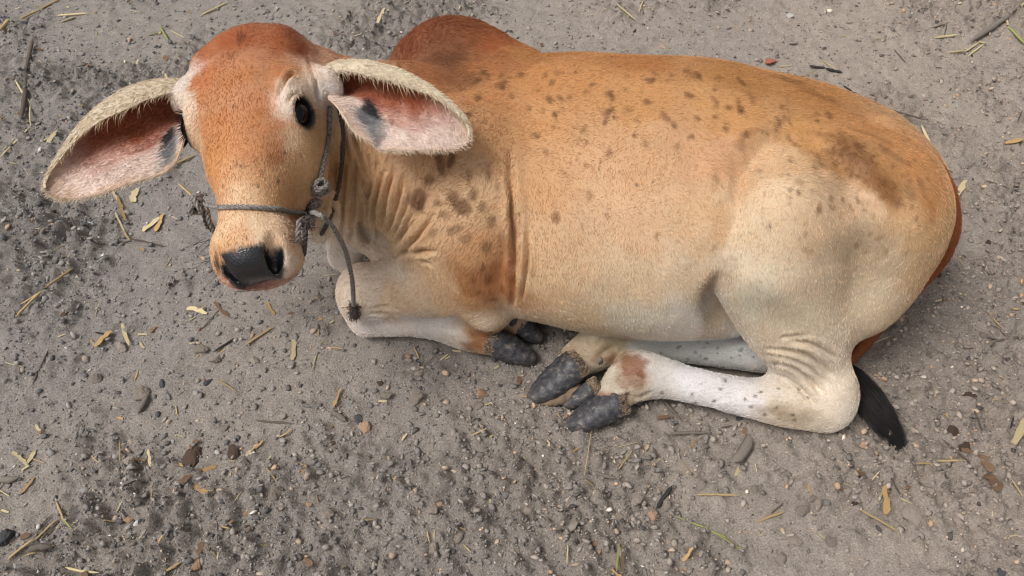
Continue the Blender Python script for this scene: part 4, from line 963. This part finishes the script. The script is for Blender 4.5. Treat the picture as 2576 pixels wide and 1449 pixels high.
def litter_mat(name, c, c2, scale=90, rough=.8, stretch=True):
    m, t, b = new_mat(name, rough); tc = node(t, 'ShaderNodeTexCoord'); mp = node(t, 'ShaderNodeMapping'); mp.inputs['Scale'].default_value = (.06, 1, 1) if stretch else (1, 1, 1)
    t.links.new(tc.outputs['Object'], mp.inputs[0]); oi = node(t, 'ShaderNodeObjectInfo')
    n = node(t, 'ShaderNodeTexNoise', Scale=scale, Detail=4.0); t.links.new(mp.outputs[0], n.inputs['Vector']); n.noise_dimensions = '4D'; 
    w = node(t, 'ShaderNodeMath', operation='MULTIPLY'); w.inputs[1].default_value = 40; t.links.new(oi.outputs['Random'], w.inputs[0]); t.links.new(w.outputs[0], n.inputs['W'])
    mx = node(t, 'ShaderNodeMix', data_type='RGBA'); mx.inputs['A'].default_value = (*c, 1); mx.inputs['B'].default_value = (*c2, 1)
    mr = node(t, 'ShaderNodeMapRange'); mr.inputs['From Min'].default_value = .38; mr.inputs['From Max'].default_value = .64; t.links.new(n.outputs[0], mr.inputs['Value']); t.links.new(mr.outputs[0], mx.inputs['Factor'])
    br_ = node(t, 'ShaderNodeMapRange'); br_.inputs['To Min'].default_value = .72; br_.inputs['To Max'].default_value = 1.2; t.links.new(oi.outputs['Random'], br_.inputs['Value'])
    sc = node(t, 'ShaderNodeVectorMath', operation='SCALE'); t.links.new(mx.outputs['Result'], sc.inputs[0]); t.links.new(br_.outputs[0], sc.inputs['Scale']); t.links.new(sc.outputs[0], b.inputs['Base Color'])
    bp = node(t, 'ShaderNodeBump', Strength=.4, Distance=.001); t.links.new(n.outputs[0], bp.inputs['Height']); t.links.new(bp.outputs[0], b.inputs['Normal'])
    return m
M_STRAW = litter_mat('straw', srgb(204, 180, 134), srgb(158, 130, 90)); M_CHIP = litter_mat('husk', srgb(200, 166, 112), srgb(150, 116, 76)); M_PALE = litter_mat('pale_straw', srgb(222, 206, 166), srgb(186, 166, 122))
M_TWIG = litter_mat('twig', srgb(112, 98, 86), srgb(78, 68, 60)); M_CHAR = litter_mat('burnt_twig', srgb(58, 55, 54), srgb(38, 36, 36)); M_LEAF = litter_mat('dead_leaf', srgb(142, 112, 86), srgb(104, 80, 62), stretch=False)
M_GREEN = litter_mat('green_blade', srgb(140, 150, 84), srgb(168, 164, 104)); M_DUNG = litter_mat('dung', srgb(94, 75, 62), srgb(60, 48, 40), 60, .95, False); M_GREY = litter_mat('grey_wood', srgb(134, 124, 114), srgb(100, 93, 87))
M_CLOD = litter_mat('clod', srgb(156, 143, 131), srgb(124, 114, 106), 70, .95, False); M_TANST = litter_mat('tan_stone', srgb(176, 146, 120), srgb(150, 120, 98), 50, .9, False); M_DKST = litter_mat('dark_stone', srgb(84, 84, 88), srgb(62, 61, 64), 50, .8, False); M_WHITE = litter_mat('white_grit', srgb(205, 202, 198), srgb(170, 165, 158), 60, .8, False)
M_RED = litter_mat('red_shard', srgb(178, 108, 86), srgb(150, 88, 68), 40, .6, False)
lr = np.random.default_rng(5)
def blade_mesh(name, mat, kind):
    """one metre long along X, one metre wide along Y: scaled to size when laid down"""
    n = 7; xs = np.linspace(-.5, .5, n); V_, F_ = [], []
    by, bz = lr.uniform(-.06, .06), lr.uniform(.0, .05)
    ring = 6
    for k, x in enumerate(xs):
        e = 1-(2*abs(x))**6 if kind == 'stalk' else max(.05, (1-(2*abs(x))**2.2))**.6
        if kind == 'chip': e = lr.uniform(.6, 1.1)*(1 if 0 < k < n-1 else lr.uniform(.25, .8))
        wy = .5*e*(1+lr.uniform(-.1, .1)); wz = (.42 if kind == 'stalk' else .10)*e**.5
        cy = (lr.uniform(-.12, .12) if kind == 'chip' else 0)+by*math.sin(math.pi*(x+.5))*(6 if kind == 'stalk' else 3)+lr.uniform(-.08, .08); cz = 0
        for j in range(ring):
            a = 2*math.pi*j/ring; yy, zz = math.cos(a)*wy, math.sin(a)*wz
            cup = .35*(yy*2)**2 if kind == 'chip' else 0
            V_.append((x, cy+yy, zz+cup*.5))
    F_ = [(k*ring+j, k*ring+(j+1) % ring, (k+1)*ring+(j+1) % ring, (k+1)*ring+j) for k in range(n-1) for j in range(ring)]
    F_ += [tuple(range(ring-1, -1, -1)), tuple((n-1)*ring+j for j in range(ring))]
    me = bpy.data.meshes.new(name); me.from_pydata(V_, [], F_); me.materials.append(mat)
    for p in me.polygons: p.use_smooth = kind == 'stalk'
    return me
KINDS = {'straw': ('straw', M_STRAW, 'stalk', 'dry yellow straw stalk', 'straw'), 'pale': ('straw', M_PALE, 'stalk', 'pale bleached straw stalk', 'straw'), 'husk': ('husk_flake', M_CHIP, 'chip', 'curled tan husk flake', 'husk'),
         'twig': ('twig', M_TWIG, 'stalk', 'thin grey brown twig', 'twig'), 'char': ('burnt_twig', M_CHAR, 'stalk', 'black burnt twig', 'twig'), 'leaf': ('leaf_scrap', M_LEAF, 'chip', 'brown dead leaf scrap', 'leaf'),
         'green': ('grass_blade', M_GREEN, 'stalk', 'thin greenish grass blade', 'grass'), 'wood': ('wood_chip', M_GREY, 'stalk', 'grey weathered wood chip', 'wood chip'), 'whusk': ('husk_flake', M_PALE, 'chip', 'pale straw coloured husk flake', 'husk'), 'red': ('shard', M_RED, 'chip', 'flat reddish shard', 'shard')}
MESHES = {k: [blade_mesh(v[0], v[1], v[2]) for _ in range(7)] for k, v in KINDS.items()}
def lay(kind, x, y, ang, Ln, wd, thick=None, lift=0.0, label=None):
    nm, mat, sh, txt, cat = KINDS[kind]
    o = bpy.data.objects.new(nm, MESHES[kind][lr.integers(0, 7)]); COL.objects.link(o)
    dx, dy = math.cos(ang)*Ln/2, math.sin(ang)*Ln/2
    h = ground_h(np.array([x-dx, x, x+dx]), np.array([y-dy, y, y+dy])); tk = thick or wd
    tilt = math.atan2(float(h[2]-h[0]), Ln)
    o.location = (x, y, float(max(h[1], (h[0]+h[2])/2))+tk*(.40 if sh == 'stalk' else .16)+lift+.0008)
    o.rotation_euler = (lr.uniform(-.3, .3) if sh == 'chip' else 0, -tilt+lr.uniform(-.03, .03), ang); o.scale = (Ln, wd, tk)
    lb = (label or txt); pl = place_of(x, y); lw = ('short ' if Ln < .022 else 'long ' if Ln > .06 else '') if sh == 'stalk' else ('tiny ' if Ln < .013 else 'broad ' if wd > .008 else ''); tag(o, f'{lw}{lb} lying {pl}', cat, f'{lw}{lb} pieces {pl}')
    return o
def lay_px(kind, x1, y1, x2, y2, wpx, lift=0.0, label=None):
    a, b = G(x1, y1, .004), G(x2, y2, .004); c = (a+b)/2; k = np.linalg.norm(c-EYE)/FPX
    return lay(kind, c[0], c[1], math.atan2(b[1]-a[1], b[0]-a[0]), np.linalg.norm((b-a)[:2]), wpx*k, lift=lift, label=label)
for a in [('husk',238,872,280,832,16),('husk',248,862,268,840,10),('whusk',305,812,324,868,9),('straw',613,872,690,818,6),('whusk',735,905,740,852,16),('leaf',538,758,577,797,11),('whusk',470,772,520,788,12),('husk',492,780,512,772,9),
          ('wood',343,1042,372,993,14),('char',535,888,592,850,6),('straw',40,802,118,738,6),('straw',118,738,188,676,6),('straw',52,768,110,742,4),('twig',75,965,120,870,4),
          ('leaf',452,1228,512,1182,12),('husk',510,1184,545,1172,12),('husk',488,1218,552,1262,18),('leaf',478,1130,502,1110,14),('straw',672,1182,706,1228,5),('twig',640,1055,738,1064,6),('husk',838,1028,858,976,8),('wood',832,1038,872,1062,14),
          ('wood',-5,1199,46,1201,15),('straw',138,1256,162,1312,5),('green',155,1300,192,1346,4),('straw',18,1412,88,1352,6),('straw',80,1360,142,1300,5),('straw',58,1398,140,1372,5),('pale',160,1425,250,1441,6),('straw',392,1452,452,1408,7),('wood',74,1392,132,1380,16),
          ('whusk',30,1135,68,1170,8),('whusk',60,1165,85,1130,9),('husk',50,1240,80,1195,9),('straw',300,1105,305,1170,4),('whusk',372,1130,380,1175,7),('husk',640,1130,662,1108,8),('whusk',620,1150,650,1115,8),('straw',596,985,540,950,4),
          ('husk',670,760,690,790,8),('straw',706,690,712,660,4),('husk',390,580,412,540,14),('whusk',358,580,404,545,11),('straw',312,577,328,604,6),('twig',323,598,418,617,4),('twig',186,556,206,611,5),('twig',206,611,270,618,5),('twig',268,618,330,604,5),
          ('whusk',284,482,312,528,8),('husk',300,500,318,560,8),('whusk',336,512,350,480,16),('whusk',296,545,312,580,6),('straw',447,464,493,503,5),('straw',428,434,496,390,5),('whusk',127,368,146,338,12),('whusk',105,360,122,352,9),
          ('twig',86,98,66,200,9),('twig',68,196,54,314,11),('pale',40,203,78,262,4),('pale',78,262,82,325,4),('pale',82,322,0,402,4),('straw',-4,88,26,50,8),('straw',50,55,100,20,5),('straw',98,22,150,-6,5),('pale',140,37,222,30,5),('pale',150,55,190,38,4),
          ('green',402,62,424,102,5),('green',372,86,402,76,3),('pale',425,72,486,100,3),('pale',500,36,575,2,5),('whusk',950,62,968,26,8),('twig',872,60,880,30,5),
          ('wood',1838,1170,1884,1100,27),('whusk',1851,1192,1862,1170,10),('straw',1745,1248,1862,1247,6),('straw',1488,1080,1468,1208,3),('straw',1468,1208,1500,1218,4),('straw',1540,1200,1594,1134,4),('wood',1490,1190,1549,1216,9),('husk',1737,1130,1753,1108,9),('wood',1672,1100,1788,1092,8),
          ('straw',1903,1312,1978,1286,7),('straw',2152,1276,2262,1338,6),('husk',2220,1302,2219,1232,15),('straw',2203,1275,2222,1234,6),('husk',2023,1200,2050,1262,8),('twig',2228,1190,2266,1252,4),('twig',2372,1099,2458,1182,5),('leaf',2458,1150,2482,1200,20),('leaf',2475,1195,2500,1252,24),('leaf',2420,1125,2455,1150,12),
          ('whusk',2538,1130,2578,1052,16),('straw',2291,1176,2355,1164,5),('straw',2350,1165,2424,1166,5),('husk',1716,1412,1742,1382,9),('green',1696,1300,1790,1334,4),('green',1785,1333,1830,1352,5),('green',1800,1340,1874,1392,5),('green',1558,1362,1548,1446,7),('leaf',1565,1380,1560,1449,9),('char',1690,1224,1650,1282,12),('twig',1666,1010,1716,1062,8),
          ('char',2037,159,2080,165,6),('char',2078,165,2122,177,7),('char',2121,213,2145,228,4),('char',2143,227,2190,260,5),('pale',2309,327,2368,412,7),('red',1926,158,1952,152,22),('pale',2070,146,2102,168,4),('wood',2436,108,2540,42,13),('wood',2536,44,2580,-5,9),('pale',2352,92,2412,85,6),('pale',2386,131,2430,128,5),('pale',2428,128,2464,104,5),('pale',2462,104,2482,107,5),('pale',2480,106,2436,140,4),
          ('pale',2518,8,2534,72,6),('green',2532,70,2578,116,6),('pale',2540,38,2580,12,5),('twig',2207,273,2328,319,4),('whusk',2397,510,2428,457,13),('husk',2530,360,2572,352,16),('pale',1960,165,1992,164,4),('pale',1548,15,1600,60,5),('pale',1620,0,1606,40,3),('twig',2330,75,2380,62,4),('straw',2480,790,2520,830,4),('twig',2500,860,2560,850,4),
          ('husk',2505,1000,2540,985,8),('twig',2445,1030,2470,1090,4),('straw',700,1100,735,1075,5),('husk',760,1195,775,1180,8),('whusk',975,1150,990,1175,8),('straw',1040,870,1054,902,4),('whusk',1138,880,1160,884,7),('husk',800,805,812,800,7)]:
    lay_px(*a)
def spray(kind, n, lmin, lmax, wmin, wmax, bias):
    for x, y in scatter(n, lambda x, y: np.clip(bias+(.5-bias)*(.5-x*.5), .05, 1)*(.5+.5*rough_mask(x, y))):
        L_ = lmin*(lmax/lmin)**lr.random()
        lay(kind, x, y, lr.uniform(0, 2*math.pi), L_, lr.uniform(wmin, wmax))
spray('straw', 95, .012, .055, .0018, .0032, .3); spray('pale', 80, .010, .05, .0015, .003, .3); spray('husk', 60, .008, .026, .003, .007, .2); spray('whusk', 110, .007, .022, .0025, .006, .2)
spray('twig', 60, .015, .08, .0016, .0035, .35); spray('leaf', 34, .010, .026, .006, .012, .3); spray('char', 26, .008, .03, .002, .005, .4); spray('wood', 22, .012, .035, .003, .007, .4)
# clods and stones
def stone_mesh(name, mat, sub):
    bm = bmesh.new(); bmesh.ops.create_icosphere(bm, subdivisions=sub+1, radius=1.0)
    s = lr.uniform(0, 99); v = np.array([p.co[:] for p in bm.verts]); k = .55+.95*fbm(v*1.0, 1.1, 3, int(s)); cut = lr.normal(size=(5, 3)); cut /= np.linalg.norm(cut, axis=1)[:, None]
    for c in cut: d = v@c; k = np.where(d*k > .62, .62/np.maximum(d, .01), k)
    k = k*(.78+.44*fbm(v, 4.5, 3, int(s)+3))
    for p, kk in zip(bm.verts, k): p.co = Vector((p.co.x*1.15, p.co.y*.95, p.co.z*.72))*float(kk)
    me = bpy.data.meshes.new(name); bm.to_mesh(me); bm.free(); me.materials.append(mat); return me
SK = {'clod': ('dirt_clod', M_CLOD, 'crumbly grey brown dirt clod', 'clod'), 'tan': ('stone', M_TANST, 'small tan stone', 'stone'), 'dark': ('stone', M_DKST, 'small dark grey stone', 'stone'), 'white': ('pebble', M_WHITE, 'tiny whitish pebble', 'pebble'), 'dung': ('dung_lump', M_DUNG, 'dark brown crumbled dung lump', 'dung')}
SM = {k: [stone_mesh(v[0], v[1], 2) for _ in range(8)] for k, v in SK.items()}
def set_stone(kind, x, y, r, flat=1.0):
    nm, mat, txt, cat = SK[kind]; o = bpy.data.objects.new(nm, SM[kind][lr.integers(0, 8)]); COL.objects.link(o)
    o.location = (x, y, float(ground_h(np.array([x]), np.array([y]))[0])+r*.28*flat); o.rotation_euler = (lr.uniform(-.4, .4), lr.uniform(-.4, .4), lr.uniform(0, 6.28)); o.scale = (r, r*lr.uniform(.8, 1.1), r*flat*lr.uniform(.7, 1.0))
    sz = 'large ' if r > .011 else ('' if r > .006 else 'little '); pl = place_of(x, y)
    tag(o, f'{sz}{txt} {pl}'.replace('small little', 'little').replace('large small', 'large').replace('little small', 'little'), cat, f'{sz}{txt} bits {pl}')
for kind, x, y, rp in [('clod',240,945,13),('clod',355,985,22),('dark',520,958,10),('dark',405,965,9),('dung',480,1150,24),('dung',585,1140,18),('leaf',0,0,0),('clod',700,1240,17),('tan',918,1075,17),('tan',490,1420,15),('tan',320,1298,12),('clod',1050,1005,16),('clod',970,998,15),('dark',900,1052,13),('dark',10,1348,22),
        ('tan',1210,990,15),('clod',1205,1015,13),('clod',1630,1165,13),('clod',1760,1220,13),('clod',1635,1295,17),('tan',1640,1305,12),('clod',2055,1270,14),('clod',2020,1285,14),('clod',2340,1195,20),('clod',2300,1300,22),('tan',2165,1118,15),('clod',2265,1075,16),('clod',2230,1085,12),('tan',775,1418,11),('clod',1968,1405,16),('clod',2000,1355,13),
        ('clod',690,1255,12),('clod',505,880,14),('clod',540,905,12),('clod',300,870,13),('clod',640,905,12),('clod',710,1045,10),('tan',780,1270,9),('tan',620,1290,8),('clod',830,1300,14),('clod',1120,1395,12),('tan',1105,1270,9),('clod',1440,1330,13),('clod',1330,1290,11),('clod',1250,1240,10),('dark',1860,1050,8),('dark',2520,1440,10),('clod',2430,1010,14),
        ('dung',2440,1000,16),('dung',2430,1120,18),('dung',2400,1080,14),('dung',160,785,9),('dung',955,960,9),('dung',620,1320,8),('clod',1900,1230,11),('clod',1830,1240,10),('clod',1560,1300,11),('clod',1480,1390,12),('clod',2180,1150,10),('clod',2130,1240,11),('clod',2090,1360,14),('clod',1750,1400,12),('white',430,1105,6),('white',1986,40,8),('white',545,1140,7)]:
    if kind == 'leaf': continue
    c = G(x, y, .005); set_stone(kind, c[0], c[1], rp*np.linalg.norm(c-EYE)/FPX, .45 if kind == 'dung' else .8)
for kind, n, r0, r1 in (('clod', 150, .0045, .0105), ('tan', 36, .003, .007), ('dark', 18, .0025, .0055), ('white', 6, .002, .0035), ('dung', 10, .005, .010)):
    for x, y in scatter(n, lambda x, y: .06+.94*rough_mask(x, y)): set_stone(kind, x, y, r0*(r1/r0)**(lr.random()**1.5))
print('litter', time.time()-_t)
